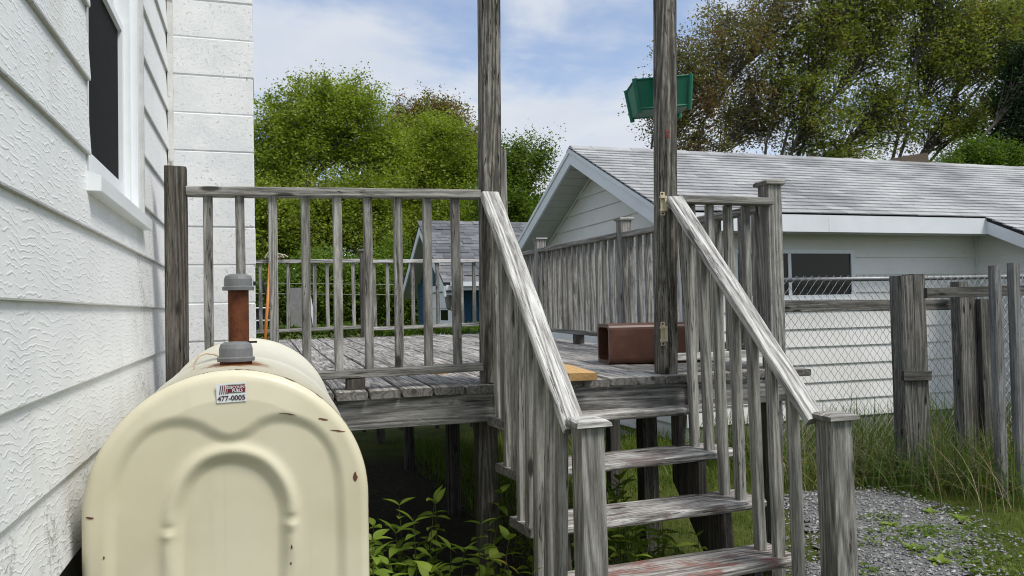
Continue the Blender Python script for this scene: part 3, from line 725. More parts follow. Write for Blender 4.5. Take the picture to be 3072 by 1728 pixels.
for (ox, oz, sx, sz) in ((-.009, .012, .008, .014), (.004, .013, .007, .013), (-.008, -.005, .018, .004), (-.008, -.013, .019, .010)):
    b.box((pm.x+ox, 3.6995, pm.z+oz-sz/2), (pm.x+ox+sx, 3.7005, pm.z+oz+sz/2))
b.build('paint_mark', REDP, deck)
# pale replaced patch in the floor
q = onZ(1275, 1124, DZ+.004); MB().box((q.x-.12, q.y-.06, dz(q.y)-.003), (q.x+.12, q.y+.06, dz(q.y)+.004)).build('patch_board', WD_NEW, deck)

# ------------------------------------------------------------------ stairs
ST = thing('wooden_stairs', (1.65, 3.1, 0), 'weathered open tread wooden stairs with bleached sloping handrails', 'stairs')
TR_ = [((1.045, 3.44, .988), (2.245, 3.60, .979)), ((1.048, 3.29, .784), (2.245, 3.41, .779)), ((1.05, 3.105, .585), (2.247, 3.185, .581)), ((1.05, 2.89, .385), (2.25, 2.945, .383)), ((1.05, 2.68, .186), (2.25, 2.71, .184))]
for i, (a, b_) in enumerate(TR_):
    a, b_ = Vector(a), Vector(b_); dpt = .25 if i else .20; back = Vector((0, dpt/2, -.019)); 
    beam('tread', a+back, b_+back, .040, dpt, WD_TREADR if i == 3 else WD_TREAD, ST, side=(0, 0, 1), ch=.009, jit=.0018, seg=.12)
def stringer(x):
    poly = []
    pts = [(c[0][1]*.5+c[1][1]*.5, c[0][2]*.5+c[1][2]*.5-.042) for c in TR_]
    poly = [(3.648, .96)]
    for i, (y, z) in enumerate(pts):
        poly.append((min(3.648, y+.245 if i else 3.648), z)); poly.append((y+.035, z))
    poly += [(pts[-1][0]+.035, 0.0), (pts[-1][0]+.36, 0.0), (3.648, .60)]
    # drop duplicate points
    out = []
    for q in poly:
        if not out or (abs(out[-1][0]-q[0]) + abs(out[-1][1]-q[1])) > .004: out.append(q)
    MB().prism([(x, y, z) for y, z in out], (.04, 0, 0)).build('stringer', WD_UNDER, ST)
stringer(1.22); stringer(2.02)
NL = vpost('newel_post', 1.150, 2.690, -.04, 1.062, WD_MID, .096, lean=(-.006, 0), par=ST); cap(NL, 1.146, 2.690, 1.063, .132, WD_LIGHT, .028)
NR = vpost('newel_post', 2.245, 2.690, -.04, 1.020, WD_MID, .104, lean=(-.012, 0), par=ST); cap(NR, 2.235, 2.690, 1.021, .142, WD_MID, .026)
def handrail(p0, p1):
    return beam('handrail', p0, p1, .092, .040, WD_LIGHT, ST, side=(1, 0, 0), ch=.006, jit=.0018, seg=.12)
HL = (Vector((1.075, 3.672, 2.055)), Vector((1.118, 2.742, 1.040))); HR = (Vector((2.085, 3.672, 2.058)), Vector((2.185, 2.735, 1.010)))
handrail(*HL); handrail(*HR)
def rail_z(hr, y): t = (y-hr[0].y)/(hr[1].y-hr[0].y); return hr[0].z+(hr[1].z-hr[0].z)*t, hr[0].x+(hr[1].x-hr[0].x)*t
for side, hr in ((0, HL), (1, HR)):
    for i, tr_ in enumerate(TR_):
        e = tr_[side]
        offs = (.05, .165) if i else (.045, .135)
        for o_ in offs:
            yy = e[1]+o_
            if yy < 2.77 or yy > 3.64: continue
            z1, xx = rail_z(hr, yy); xb = (1.078 if side == 0 else xx+.016)
            xt = xx + (-.006 if side == 0 else .004)
            M = frame(Vector((xb, yy, e[2]+.0015)), Vector((xt, yy, z1-.03)), (1, 0, 0)); Lb = z1-.03-e[2]
            obj('baluster', beam_mesh(Lb, .043, .043, WD_GREEN, ch=.004, jit=.001, seg=.18, seed=random.random(), bow=.003), ST, M)
# the long first baluster beside the tall post
beam('baluster', (1.115, 3.628, 1.0), (1.088, 3.645, 1.99), .042, .030, WD_GREEN, ST)
beam('baluster', (2.150, 3.626, .985), (2.105, 3.645, 1.98), .042, .030, WD_GREEN, ST)

# ------------------------------------------------------------------ things on the deck
# clay flue tile: hollow rounded box
c0 = Vector((2.01, 4.36, dz(4.4)+.001)); ang_ = math.radians(-9); exx = Vector((math.cos(ang_), math.sin(ang_), 0)); eyy = Vector((-math.sin(ang_), math.cos(ang_), 0))
def rrect(w_, h_, r_, n=5):
    out = []
    for cx, cz, a0 in ((w_-r_, r_, -90), (w_-r_, h_-r_, 0), (r_, h_-r_, 90), (r_, r_, 180)):
        for k in range(n): a = math.radians(a0+90*k/(n-1)); out.append((cx+r_*math.cos(a), cz+r_*math.sin(a)))
    return out
o_ = rrect(.27, .245, .035); i_ = [(.022+(a*(.27-.044)/.27), .022+(b_*(.245-.044)/.245)) for a, b_ in o_]; n = len(o_)
vs = []; 
for prof, L in ((o_, 0), (o_, .60), (i_, .60), (i_, 0)):
    for a, b_ in prof: vs.append(c0 + exx*L + eyy*a + Vector((0, 0, b_)))
fs = []
for k in range(4):
    for q in range(n):
        q2 = (q+1) % n; A = k*n; B = ((k+1) % 4)*n; fs.append((A+q, B+q, B+q2, A+q2))
tag(MB().add(vs, fs).build('clay_flue_tile', TILE), 'hollow brown glazed clay flue tile lying on the deck', 'flue tile')
# new yellow plank lying across the deck edge
pl = beam('plank', (1.505, 3.575, dz(3.6)+.0225), (1.62, 4.75, dz(4.7)+.0225), .145, .038, WD_NEW, None)
tag(pl, 'new yellow lumber plank lying at the top of the stairs', 'plank')
# mop leaning on the rear rail
mop = thing('mop', (.10, 8.9, dz(8.9)), 'string mop with orange handle leaning on the rear railing beside the chimney', 'mop')
ORANGE = simple('orange_handle', (.62, .23, .06), .5, .12, 20); STRING = simple('mop_string', (.42, .38, .29), .9, .3, 60, .5)
b = MB(); pt = onY(811, 775, 9.03); pbm = onY(795, 1035, 8.75)
b.tube([(pbm.x, pbm.y, dz(8.8)), tuple((pbm*.5+pt*.5)), tuple(pt)], .0165, 10); b.build('handle', ORANGE, mop, smooth=True)
b = MB(); r = random.Random(5)
for k in range(44):
    a = r.uniform(0, math.pi*2); s = r.uniform(.05, .16); e = pt + Vector((abs(math.cos(a))*s*r.choice((-.6, 1.25)), math.sin(a)*.05+.04, .01))
    b.tube([pt+Vector((0, .02, r.uniform(.0, .03))), pt.lerp(e, .4)+Vector((0, 0, r.uniform(.03, .07))), pt.lerp(e, .8)+Vector((0, 0, r.uniform(.015, .04))), Vector((e.x, e.y, 2.103+r.uniform(0, .02)))], .008, 5)
b.build('mop_head', STRING, mop)
# green plastic bin fixed behind the gate post
bin_ = thing('green_bin', (2.14, 3.97, 2.55), 'green ribbed plastic bin hanging behind the tall gate post', 'bin')
BM = Matrix.Translation((2.180, 3.975, 2.595)) @ Matrix.Rotation(math.radians(-17), 4, 'Z') @ Matrix.Rotation(math.radians(-4), 4, 'Y') @ Matrix.Rotation(math.radians(2), 4, 'X') @ Matrix.Diagonal((.92, .92, .88, 1))
def bin_shell():
    b = MB(); ow, od, h = .168, .15, .185; bw, bdp = .150, .128; th = .006
    lv = [(bw, bdp, 0), (ow, od, h), (ow-th, od-th, h), (bw-th, bdp-th, th)]
    vs = []
    for a, c, z in lv: vs += [(-a, -c, z), (a, -c, z), (a, c, z), (-a, c, z)]
    fs = [(3, 2, 1, 0), (12, 13, 14, 15)]
    for i in range(3):
        for q in range(4):
            q2 = (q+1) % 4; fs.append((i*4+q, i*4+q2, (i+1)*4+q2, (i+1)*4+q))
    b.add([BM @ Vector(v) for v in vs], fs); return b
shell = bin_shell().build('shell', GREEN, bin_)
for sx in (-1, 1):
    for sy in (-1, 1):
        MB().tube([BM @ Vector((sx*.150, sy*.128, -.022)), BM @ Vector((sx*.170, sy*.152, .192))], .0135, 8).build('corner_rib', GREEN, bin_)
for sy in (-1, 1):
    MB().tube([BM @ Vector((-.150, sy*.130, .004)), BM @ Vector((.150, sy*.130, .004))], .008, 6).build('bottom_rib', GREEN, bin_)
    MB().tube([BM @ Vector((-.166, sy*.151, .184)), BM @ Vector((.166, sy*.151, .184))], .006, 6).build('rim', GREEN, bin_)
for sx in (-1, 1): MB().tube([BM @ Vector((sx*.169, -.148, .184)), BM @ Vector((sx*.169, .148, .184))], .006, 6).build('rim', GREEN, bin_)

# ------------------------------------------------------------------ garage
G = thing('garage', (7, 9.6, 0), 'white lap sided garage with pale shingle roof and gable end', 'garage')
GX0, GX1, GY0, GY1 = 4.36, 15.0, 7.5, 11.72
ER, EZ = 7.08, 2.455                       # eave line of the roof top
RYC, RZ = 9.62, 3.61                       # ridge
SLP = (RZ-EZ)/(RYC-ER)
def lap(p0, p1, z, h, out, zt=None, cut=None):
    """lap board from p0 to p1 (xy), outward normal out"""
    p0, p1, o = Vector((*p0, 0)), Vector((*p1, 0)), Vector((*out, 0)); zt = zt or z+h+.01
    vs = []
    for p in (p0, p1):
        for d_, zz in ((0, z), (.021, z), (.022, z+.005), (.003, zt), (0, zt)): vs.append(p+o*d_+Vector((0, 0, zz)))
    fs = [(0, 1, 2, 3, 4), (9, 8, 7, 6, 5)] + [(k, 5+k, 5+(k+1) % 5, (k+1) % 5) for k in range(5)]
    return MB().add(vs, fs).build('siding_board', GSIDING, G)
gw = (4.98, 6.545, 1.56, 2.075)          # garage window opening x0,x1,z0,z1
for i in range(11):
    z = .19+i*.2025; e = min(z+.2125, 2.36)
    if z > gw[3]-.01 or z+.2025 < gw[2]+.01: lap((GX0+.02, GY0), (8.42, GY0), z, .2025, (0, -1), e)
    else:
        lap((GX0+.02, GY0), (gw[0]-.03, GY0), z, .2025, (0, -1), e); lap((gw[1]+.03, GY0), (8.42, GY0), z, .2025, (0, -1), e)
        if z < gw[2]: lap((gw[0]-.029, GY0), (gw[1]+.029, GY0), z, .2025, (0, -1), gw[2]-.031)
        if z+.2025 > gw[3]+.03: lap((gw[0]-.029, GY0), (gw[1]+.029, GY0), gw[3]+.031, .2, (0, -1), e)
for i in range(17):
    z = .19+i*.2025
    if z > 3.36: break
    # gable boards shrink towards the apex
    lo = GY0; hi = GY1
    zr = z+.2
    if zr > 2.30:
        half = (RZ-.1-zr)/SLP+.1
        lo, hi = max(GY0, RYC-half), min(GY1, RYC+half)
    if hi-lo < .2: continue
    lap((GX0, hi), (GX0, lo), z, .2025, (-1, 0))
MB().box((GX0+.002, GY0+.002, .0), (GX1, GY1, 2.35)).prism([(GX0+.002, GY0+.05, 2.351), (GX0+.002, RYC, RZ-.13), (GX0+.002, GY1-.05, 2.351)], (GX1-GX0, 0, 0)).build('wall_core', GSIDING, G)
MB().box((GX0+.02, GY0-.002, -.05), (GX1-.3, GY0+.0015, .188)).build('foundation', CONCRETE, G)
MB().box((GX0-.028, GY0-.028, .19), (GX0+.045, GY0-.0005, 2.34)).box((GX0-.027, GY0-.0004, .19), (GX0-.001, GY0+.06, 2.34)).build('corner_trim', WHITEPAINT, G)
# window
gwo = MB()
x0, x1, z0, z1 = gw
gwo.box((x0-.028, GY0-.030, z0-.028), (x0+.025, GY0-.001, z1+.028)).box((x1-.025, GY0-.030, z0-.028), (x1+.028, GY0-.001, z1+.028)).box((x0+.0255, GY0-.030, z1-.02), (x1-.0255, GY0-.001, z1+.0275)).box((x0+.0255, GY0-.034, z0-.0275), (x1-.0255, GY0-.001, z0+.025)).box(((x0+x1)/2-.10, GY0-.026, z0+.026), ((x0+x1)/2-.06, GY0-.001, z1-.021))
gwin = gwo.build('window', WHITE_PVC, G)
MB().box((x0-.05, GY0-.05, z0-.062), (x1+.05, GY0-.018, z0-.030)).build('sill', WHITE_PVC, gwin)
for a, b_ in ((x0+.026, (x0+x1)/2-.101), ((x0+x1)/2-.059, x1-.026)):
    MB().box((a, GY0-.014, z0+.0255), (b_, GY0-.0105, z1-.0205)).build('pane', DARKGLASS, gwin)
# roof planes
def roof_pt(x, y, off=0.0):
    z = RZ-abs(y-RYC)*SLP; nrm = Vector((0, (-SLP if y < RYC else SLP), 1)).normalized(); return Vector((x, y, z))+nrm*off
RX0, RX1 = 3.93, 15.4
EXX = 8.13; ERX = 5.75                   # lower extension begins here and comes forward to ERX
rf = MB()
rf.add([roof_pt(RX0, ER, -.06), roof_pt(RX1, ER, -.06), roof_pt(RX1, RYC, -.06), roof_pt(RX0, RYC, -.06), roof_pt(RX0, ER, -.012), roof_pt(RX1, ER, -.012), roof_pt(RX1, RYC, -.012), roof_pt(RX0, RYC, -.012)], [(0,3,2,1),(4,5,6,7),(0,1,5,4),(1,2,6,5),(2,3,7,6),(3,0,4,7)])
Yb = 2*RYC-ER
rf.add([roof_pt(RX0, RYC, -.061), roof_pt(RX1, RYC, -.061), roof_pt(RX1, Yb, -.06), roof_pt(RX0, Yb, -.06), roof_pt(RX0, RYC, -.004), roof_pt(RX1, RYC, -.004), roof_pt(RX1, Yb, -.004), roof_pt(RX0, Yb, -.004)], [(0,3,2,1),(4,5,6,7),(0,1,5,4),(1,2,6,5),(2,3,7,6),(3,0,4,7)])
rf.add([roof_pt(EXX, ERX, -.06), roof_pt(RX1, ERX, -.06), roof_pt(RX1, ER-.001, -.06), roof_pt(EXX, ER-.001, -.06), roof_pt(EXX, ERX, -.012), roof_pt(RX1, ERX, -.012), roof_pt(RX1, ER-.001, -.012), roof_pt(EXX, ER-.001, -.012)], [(0,3,2,1),(4,5,6,7),(0,1,5,4),(1,2,6,5),(2,3,7,6),(3,0,4,7)])
roof = rf.build('roof', DARKEDGE, G)
# shingles: tabs in lapped courses
TABL = .17; EXPO = .138; TW = .32
tab = {}
def tab_mesh(wd):
    k = round(wd, 2)
    if k not in tab:
        b = MB(); b.box((0.003, 0, 0), (k-.003, TABL, .011)); tab[k] = mesh(b.v, b.f, SHINGLE, name='shingle')
    return tab[k]
al = math.atan(SLP); nrows = int(((RYC-ER)/math.cos(al))/EXPO)+1
shin = []
for row in range(-11, nrows):
    s = row*EXPO; y = ER+s*math.cos(al)
    if y > RYC-.05: continue
    x = (RX0 if row >= 0 else EXX)-.02 - (row % 3)*.105; xs0 = RX0-.02 if row >= 0 else EXX-.02
    if row < 0 and y < ERX: continue
    while x < RX1:
        a, b_ = max(x, xs0), min(x+TW, RX1)
        if b_-a > .04: shin.append((a, b_-a, y, row))
        x += TW
tl = math.atan2(.020, EXPO)
def tab_matrix(a, y):
    M = Matrix.Translation(roof_pt(a, y, .006)) @ Matrix.Rotation(al-tl*.55, 4, 'X'); return M
def vis(s):
    p = Vector((s[0]+.15, s[2], RZ-abs(s[2]-RYC)*SLP))-EYE; d = p.dot(fw); u, v = 1536+F*p.dot(rt)/d, 864-F*p.dot(up)/d
    return -40 < u < 3110, d
inview = [s for s in shin if vis(s)[0]]
inview.sort(key=lambda s: vis(s)[1]/max(.2, s[1]))
first = set(map(id, inview[:290])); rest = MB()
for s in shin:
    e = random.uniform(-.004, .004)
    M = tab_matrix(s[0], s[2]+e)
    if id(s) in first: obj('shingle', tab_mesh(s[1]), roof, M)
    else: rest.box((.003, 0, 0), (s[1]-.003, TABL, .011), M)
o_ = rest.build('shingle_courses', SHINGLE, roof); o_['kind'] = 'stuff'
rc = MB()
for i in range(40):
    x = RX0+i*.29
    if x+.3 > RX1: break
    rc.prism([(x, RYC-.13, RZ-.13*SLP+.022), (x, RYC, RZ+.026+.004*(i % 2)), (x, RYC+.13, RZ-.13*SLP+.022), (x, RYC+.13, RZ-.13*SLP+.010), (x, RYC, RZ+.014), (x, RYC-.13, RZ-.13*SLP+.010)], (.285, 0, 0))
rco = rc.build('ridge_cap', SHINGLE, roof)
# rake and eave fascia, soffits
def rake(y0, y1, x, w0, w1, mat, name, dx=.03, off=0.0):
    za = lambda y: RZ-abs(y-RYC)*SLP
    MB().prism([(x, y0, za(y0)-w0), (x, y1, za(y1)-w0), (x, y1, za(y1)-w1), (x, y0, za(y0)-w1)], (dx, 0, 0)).build(name, mat, G)
rake(ER, RYC, RX0-.002, .058, .225, WHITEPAINT, 'rake_board'); rake(Yb, RYC, RX0-.002, .058, .225, WHITEPAINT, 'rake_board')
rake(ER, RYC, RX0-.016, .020, .075, WHITEPAINT, 'rake_moulding', .0135); rake(Yb, RYC, RX0-.016, .020, .075, WHITEPAINT, 'rake_moulding', .0135)
MB().box((RX0+.03, ER-.002, EZ-.195), (EXX, ER+.022, EZ-.012)).build('eave_fascia', WHITEPAINT, G)
MB().box((5.9, ER-.0045, EZ-.194), (5.915, ER-.0022, EZ-.029)).build('fascia_joint', WHITEPAINT, G)
MB().box((RX0+.03, ER+.023, EZ-.19), (EXX+.3, GY0-.02, EZ-.178)).build('soffit_panel', SOFFIT, G)
zb = lambda y: RZ-abs(y-RYC)*SLP
n = 15
for s_ in (-1, 1):
    for i in range(n):
        ya = RYC+s_*(RYC-ER)*i/n; yb = RYC+s_*((RYC-ER)*(i+1)/n-.012)
        MB().prism([(RX0+.029, ya, zb(ya)-.20), (RX0+.029, yb, zb(yb)-.20), (RX0+.029, yb, zb(yb)-.19), (RX0+.029, ya, zb(ya)-.19)], (GX0-RX0-.05, 0, 0)).build('soffit_slat', SOFFIT, G)
    ya, yb = RYC, RYC+s_*(RYC-ER)
    MB().prism([(GX0-.03, ya, zb(ya)-.245), (GX0-.03, yb, zb(yb)-.245), (GX0-.03, yb, zb(yb)-.202), (GX0-.03, ya, zb(ya)-.202)], (.012, 0, 0)).build('soffit_trim', WHITEPAINT, G)
# extension that comes forward on the right
rake(ERX, ER, EXX-.002, .045, .19, WHITEPAINT, 'rake_board')
MB().box((8.425, ERX+.32, 0), (15, GY0-.001, zb(ERX+.3)-.1)).prism([(8.426, ERX+.321, zb(ERX+.32)-.11), (8.426, GY0-.002, zb(ERX+.32)-.11), (8.426, GY0-.002, zb(GY0)-.12)], (6.5, 0, 0)).build('extension_core', GSIDING, G)
for i in range(11):
    z = .19+i*.2025
    if z+.2 > 2.3: break
    lap((8.424, GY0-.03), (8.424, ERX+.32), z, .2025, (-1, 0))
MB().box((8.39, GY0-.045, .19), (8.4235, GY0-.018, 2.27)).build('corner_trim', WHITEPAINT, G)
# ridge vent box
cp = onY(2735, 480, RYC+.05)
MB().prism([(cp.x-.30, RYC-.02, RZ), (cp.x-.22, RYC-.02, RZ+.10), (cp.x+.25, RYC-.02, RZ+.17), (cp.x+.27, RYC-.02, RZ)], (0, .35, 0)).build('roof_vent', simple('brown_vent', (.1, .075, .05), .7), roof)

# ------------------------------------------------------------------ blue shed
SH_ = thing('blue_shed', (4.5, 16, 0), 'blue shingled shed with steep grey roof and white door beyond the deck', 'shed')
SX0, SY0, SY1 = 3.5, 14.25, 17.9; SYC = 16.1; SRX = 3.18; SZ = 3.30; SEY = 13.85; SEZ = 1.98
sS = (SZ-SEZ)/(SYC-SEY)
szr = lambda y: SZ-abs(y-SYC)*sS
MB().box((SX0, SY0, 0), (9, SY1, 1.95)).prism([(SX0, SY0, 1.951), (SX0, SYC, SZ-.2), (SX0, SY1, 1.951)], (5.4, 0, 0)).build('wall_core', BLUE, SH_)
for i in range(7):
    z = .2+i*.27
    for k in range(14):
        x = SX0+.02+k*.26+(i % 2)*.1
        if x > 6.8: break
        MB().box((x, SY0-.022, z+random.uniform(-.006, .006)), (x+.25, SY0-.001, min(z+.268, 1.94))).build('shake', BLUE, SH_)
    for k in range(4):
        y = SY0+.02+k*.9
        MB().box((SX0-.022, y, z), (SX0-.001, y+.88, z+.262)).build('shake', BLUE, SH_)
for i in range(3):
    z = 2.09+i*.27; half = (SZ-.25-z-.26)/sS
    if half > .1: MB().box((SX0-.022, SYC-half, z), (SX0-.001, SYC+half, z+.262)).build('shake', BLUE, SH_)
for s_ in (-1, 1):
    ya, yb = SYC, SYC+s_*(SYC-SEY)
    MB().prism([(SRX, ya, szr(ya)-.05), (SRX, yb, szr(yb)-.05), (SRX, yb, szr(yb)-.24), (SRX, ya, szr(ya)-.24)], (.03, 0, 0)).build('rake_board', WHITEPAINT, SH_)
    MB().prism([(SRX+.031, ya, szr(ya)-.20), (SRX+.031, yb, szr(yb)-.20), (SRX+.031, yb, szr(yb)-.215), (SRX+.031, ya, szr(ya)-.215)], (.32, 0, 0)).build('soffit', SOFFIT, SH_)
srf = MB().add([(SRX-.01, SEY, szr(SEY)-.05), (9, SEY, szr(SEY)-.05), (9, SYC, SZ-.05), (SRX-.01, SYC, SZ-.05), (SRX-.01, SEY, szr(SEY)), (9, SEY, szr(SEY)), (9, SYC, SZ), (SRX-.01, SYC, SZ)], [(0,3,2,1),(4,5,6,7),(0,1,5,4),(1,2,6,5),(2,3,7,6),(3,0,4,7)])
yb = 2*SYC-SEY
srf.add([(SRX-.01, SYC, SZ-.051), (9, SYC, SZ-.051), (9, yb, szr(yb)-.05), (SRX-.01, yb, szr(yb)-.05), (SRX-.01, SYC, SZ-.001), (9, SYC, SZ-.001), (9, yb, szr(yb)), (SRX-.01, yb, szr(yb))], [(0,3,2,1),(4,5,6,7),(0,1,5,4),(1,2,6,5),(2,3,7,6),(3,0,4,7)])
sroof = srf.build('roof', DARKEDGE, SH_)
ss = MB(); sal = math.atan(sS)
for row in range(20):
    y = SEY+row*.135*math.cos(sal)
    if y > SYC-.03: break
    x = SRX-.02-random.uniform(0, .2)
    while x < 6.6:
        wd = random.choice((.15, .2, .27, .34)); a = max(x, SRX-.02)
        if x+wd > a+.03:
            M = Matrix.Translation((a, y+random.uniform(-.012, .012), szr(y)+.004+random.uniform(0, .008))) @ Matrix.Rotation(sal-.045, 4, 'X')
            ss.box((.002, 0, 0), (x+wd-a-.002, .17, .007), M)
        x += wd
o_ = ss.build('shingle_courses', SHINGLE2, sroof); o_['kind'] = 'stuff'
MB().box((SRX+.03, SEY-.02, SEZ-.13), (8.9, SEY+.02, SEZ-.035)).build('eave_fascia', WHITEPAINT, SH_)
MB().box((SRX+.10, SEY-.10, SEZ-.06), (8.9, SEY-.021, SEZ+.02)).build('gutter', WHITEPAINT, SH_)
MB().box((SRX+.04, SEY+.021, SEZ-.13), (8.9, SY0-.03, SEZ-.115)).build('soffit', SOFFIT, SH_)
# white panelled door in the gable wall, with small window and lantern
dr = MB()
for i in range(5): dr.box((SX0-.055, 14.35, .25+i*.32), (SX0-.023, 16.6, .25+i*.32+.312))
door = dr.build('door', WHITEPAINT, SH_)
MB().box((SX0-.10, 14.27, 1.86), (SX0-.023, 16.72, 1.985)).box((SX0-.08, 16.605, .1), (SX0-.023, 16.72, 1.859)).build('door_frame', WHITEPAINT, door)
MB().box((SX0-.062, 14.75, 1.30), (SX0-.0555, 15.35, 1.50)).build('pane', DARKGLASS, door)
lc = Vector((SX0-.16, 14.22, 1.66))
lan = MB().lathe([(.01, -.17), (.03, -.15), (.05, -.12), (.075, .06), (.085, .065), (.02, .15), (.012, .19), (.002, .2)], lc, 8).build('lantern', simple('pewter', (.22, .22, .21), .5, .2), SH_)
MB().tube([lc+Vector((.02, 0, -.14)), lc+Vector((.07, 0, -.19)), lc+Vector((.15, .01, -.12))], .012, 6).build('bracket', DARK, lan)

# ------------------------------------------------------------------ fences
FY = 5.85
cf = thing('chain_link_fence', (5, FY, 0), 'galvanised chain link fence with pipe top rail before the garage wall', 'fence')
FX0, FX1, FZ = 4.30, 8.2, 1.70
MB().tube([(FX0, FY, FZ), (5.6, FY, FZ+.004), (7, FY, FZ+.012), (FX1, FY, FZ+.02)], .021, 10).build('top_rail', GALV, cf, smooth=True)
MB().tube([(FX0, FY, -.03), (FX0, FY, FZ+.06)], .024, 10).build('line_post', GALV, cf)
MB().tube([(FX0, FY, .12), (FX1, FY, .12)], .003, 4).build('tension_wire', GALV, cf)
cm_ = MB(); HW = .040; nz = int((FZ-.10)/.045); HS = (FZ+.035-.08)/nz
i = 0
while FX0+i*HW*1.0 < FX1:
    # each wire zigzags between two neighbouring columns, hooked to the next wire
    xa = FX0+i*HW; pts = []
    for k in range(nz+1): pts.append((xa+(HW if (k+i) % 2 else 0)+random.uniform(-.002, .002), FY-.022+(.005 if (k+i) % 2 else -.003)+.01*math.sin(xa*2+k*.1), .08+k*HS))
    cm_.tube(pts, .0022, 3, cap=False); i += 1
# zigzags need the half shifted partner
i = 0
while FX0+i*HW*2 < FX1-.1: i += 1
mo = cm_.build('wire_mesh', GALV, cf); mo['kind'] = 'stuff'
wf = thing('timber_fence', (5.4, 5.6, 0), 'old timber fence with doubled dark post and grey rail in tall grass', 'fence')
beam('rail', (4.10, 5.74, 1.476), (6.27, 5.68, 1.452), .040, .098, WD_FENCE, wf, side=(0, 1, 0))
for xx, zt in ((5.225, 1.712), (5.365, 1.725)):
    vpost('post', xx, 5.40+(.01 if xx > 5.3 else 0), -.03, zt, WD_FENCE, .134, par=wf, ch=.006)
beam('cleat', (5.13, 5.318, .87), (5.43, 5.322, .86), .03, .085, WD_FENCE, wf, side=(0, 1, 0))
vpost('post', 6.02, 5.55, -.03, 1.66, WD_FENCE, .105, par=wf); vpost('post', 6.16, 5.60, -.03, 1.52, WD_FENCE, .10, par=wf); vpost('post', 6.27, 5.56, -.03, 1.50, WD_FENCE, .11, par=wf)
pf_ = thing('picket_fence', (5.6, 4.6, 0), 'row of grey square fence pickets on a weathered rail at path edge', 'fence')
beam('rail', (5.10, 5.02, 1.556), (7.4, 4.78, 1.58), .04, .085, WD_FENCE, pf_, side=(0, 1, 0))
for xx, zt in ((5.36, 1.752), (5.545, 1.772), (5.73, 1.76), (5.92, 1.77), (6.11, 1.75), (6.3, 1.77)):
    beam('picket', (xx, 4.62-.02*(xx-5.3), -.04), (xx+.004, 4.62-.02*(xx-5.3), zt), .088, .06, WD_PICKET, pf_, ch=.012)

# ------------------------------------------------------------------ vegetation
def leaves_np(centres, size, mat, name, droop=.3, aspect=.55, fold=.18, up_bias=.5):
    n = len(centres); N = rng.normal(size=(n, 3)); N[:, 2] = np.abs(N[:, 2])+up_bias; N /= np.linalg.norm(N, axis=1)[:, None]
    A = rng.normal(size=(n, 3)); A[:, 2] -= droop; A -= N*(A*N).sum(1)[:, None]; A /= np.linalg.norm(A, axis=1)[:, None]; B = np.cross(N, A)
    s = (size*rng.uniform(.6, 1.35, n))[:, None]
    C = centres
    V = np.stack([C-A*s*.5, C+B*s*aspect*.5+N*s*fold*.3, C+A*s*.5, C-B*s*aspect*.5+N*s*fold*.3], 1).reshape(-1, 3)
    return quads_np(V, 4, mat, name)
def grow(name, base, lobes, label, leafmat, barkmat, ntw=260, lpt=60, lsize=.13, tr_=.16, spread=.55, group=None, twig_r=.012, cat='tree', limb_r=.5, up_b=.5):
    """tree: trunk, one limb for each lobe, twigs fanning out of limbs, leaves round each twig"""
    base = Vector(base); root = thing(name, base, label, cat, group)
    c = sum((Vector(l[:3]) for l in lobes), Vector())/len(lobes)
    zf = min(l[2] for l in lobes)
    fork = Vector((base.x*.6+c.x*.4, base.y*.6+c.y*.4, base.z+max(.3, (zf-base.z)*.55)))
    b = MB(); b.tube([base-Vector((0, 0, .1)), base.lerp(fork, .5)+Vector((random.uniform(-.1, .1), 0, 0)), fork], [tr_*1.25, tr_, tr_*.85], 9)
    cents = []
    tot = sum(l[3]*l[4]*l[5] for l in lobes)
    for l in lobes:
        lc_ = Vector(l[:3]); R = np.array(l[3:6]); m = max(6, int(ntw*l[3]*l[4]*l[5]/tot))
        mid = fork.lerp(lc_, .5)+Vector((random.uniform(-.3, .3), random.uniform(-.3, .3), random.uniform(-.2, .5)))
        top = lc_ + Vector((random.uniform(-.2, .2)*R[0], random.uniform(-.2, .2)*R[1], R[2]*.75))
        path = [fork, mid, lc_, top]; b.tube(path, [tr_*.6, tr_*limb_r*.8, tr_*.26, .012], 6)
        for k in range(m):
            d = rng.normal(size=3); d /= np.linalg.norm(d); q = rng.uniform(.45, 1.0)**.6*(.86+.30*math.sin(d[0]*6.3+lc_.x*3)*math.sin(d[2]*7.1+lc_.z*2)+.12*math.sin(d[1]*9+d[2]*11))
            e = lc_ + Vector(d*R*q)
            t = random.uniform(.15, .95)
            s0 = (mid.lerp(lc_, min(1, t*1.6)) if t < .62 else lc_.lerp(top, (t-.62)/.38))
            h = s0.lerp(e, .55)+Vector((0, 0, random.uniform(-.05, .2)*R[2]*.4))
            b.tube([s0, h, e], [twig_r*2, twig_r*1.2, twig_r*.4], 4, cap=False)
            # leaves in small bunches along the outer twig
            nb = max(2, lpt//9); tt = rng.uniform(.35, 1.08, nb)[:, None]
            P0 = np.array(h)[None]; P1 = np.array(e)[None]
            bc = np.array(s0)[None]*np.clip(.5-tt, 0, 1)*0 + P0*(1-tt) + P1*tt + rng.normal(size=(nb, 3))*spread*.45*np.array([1, 1, .75])
            pts = np.repeat(bc, 9, 0) + rng.normal(size=(nb*9, 3))*lsize*1.15
            cents.append(pts)
    b.build('trunk', barkmat, root)
    P = np.concatenate(cents); M = WM[root].inverted()
    me = leaves_np(P-np.array(base), lsize, leafmat, 'crown', up_bias=up_b)
    cr = obj('crown', me, root, Matrix.Translation(base)); return root
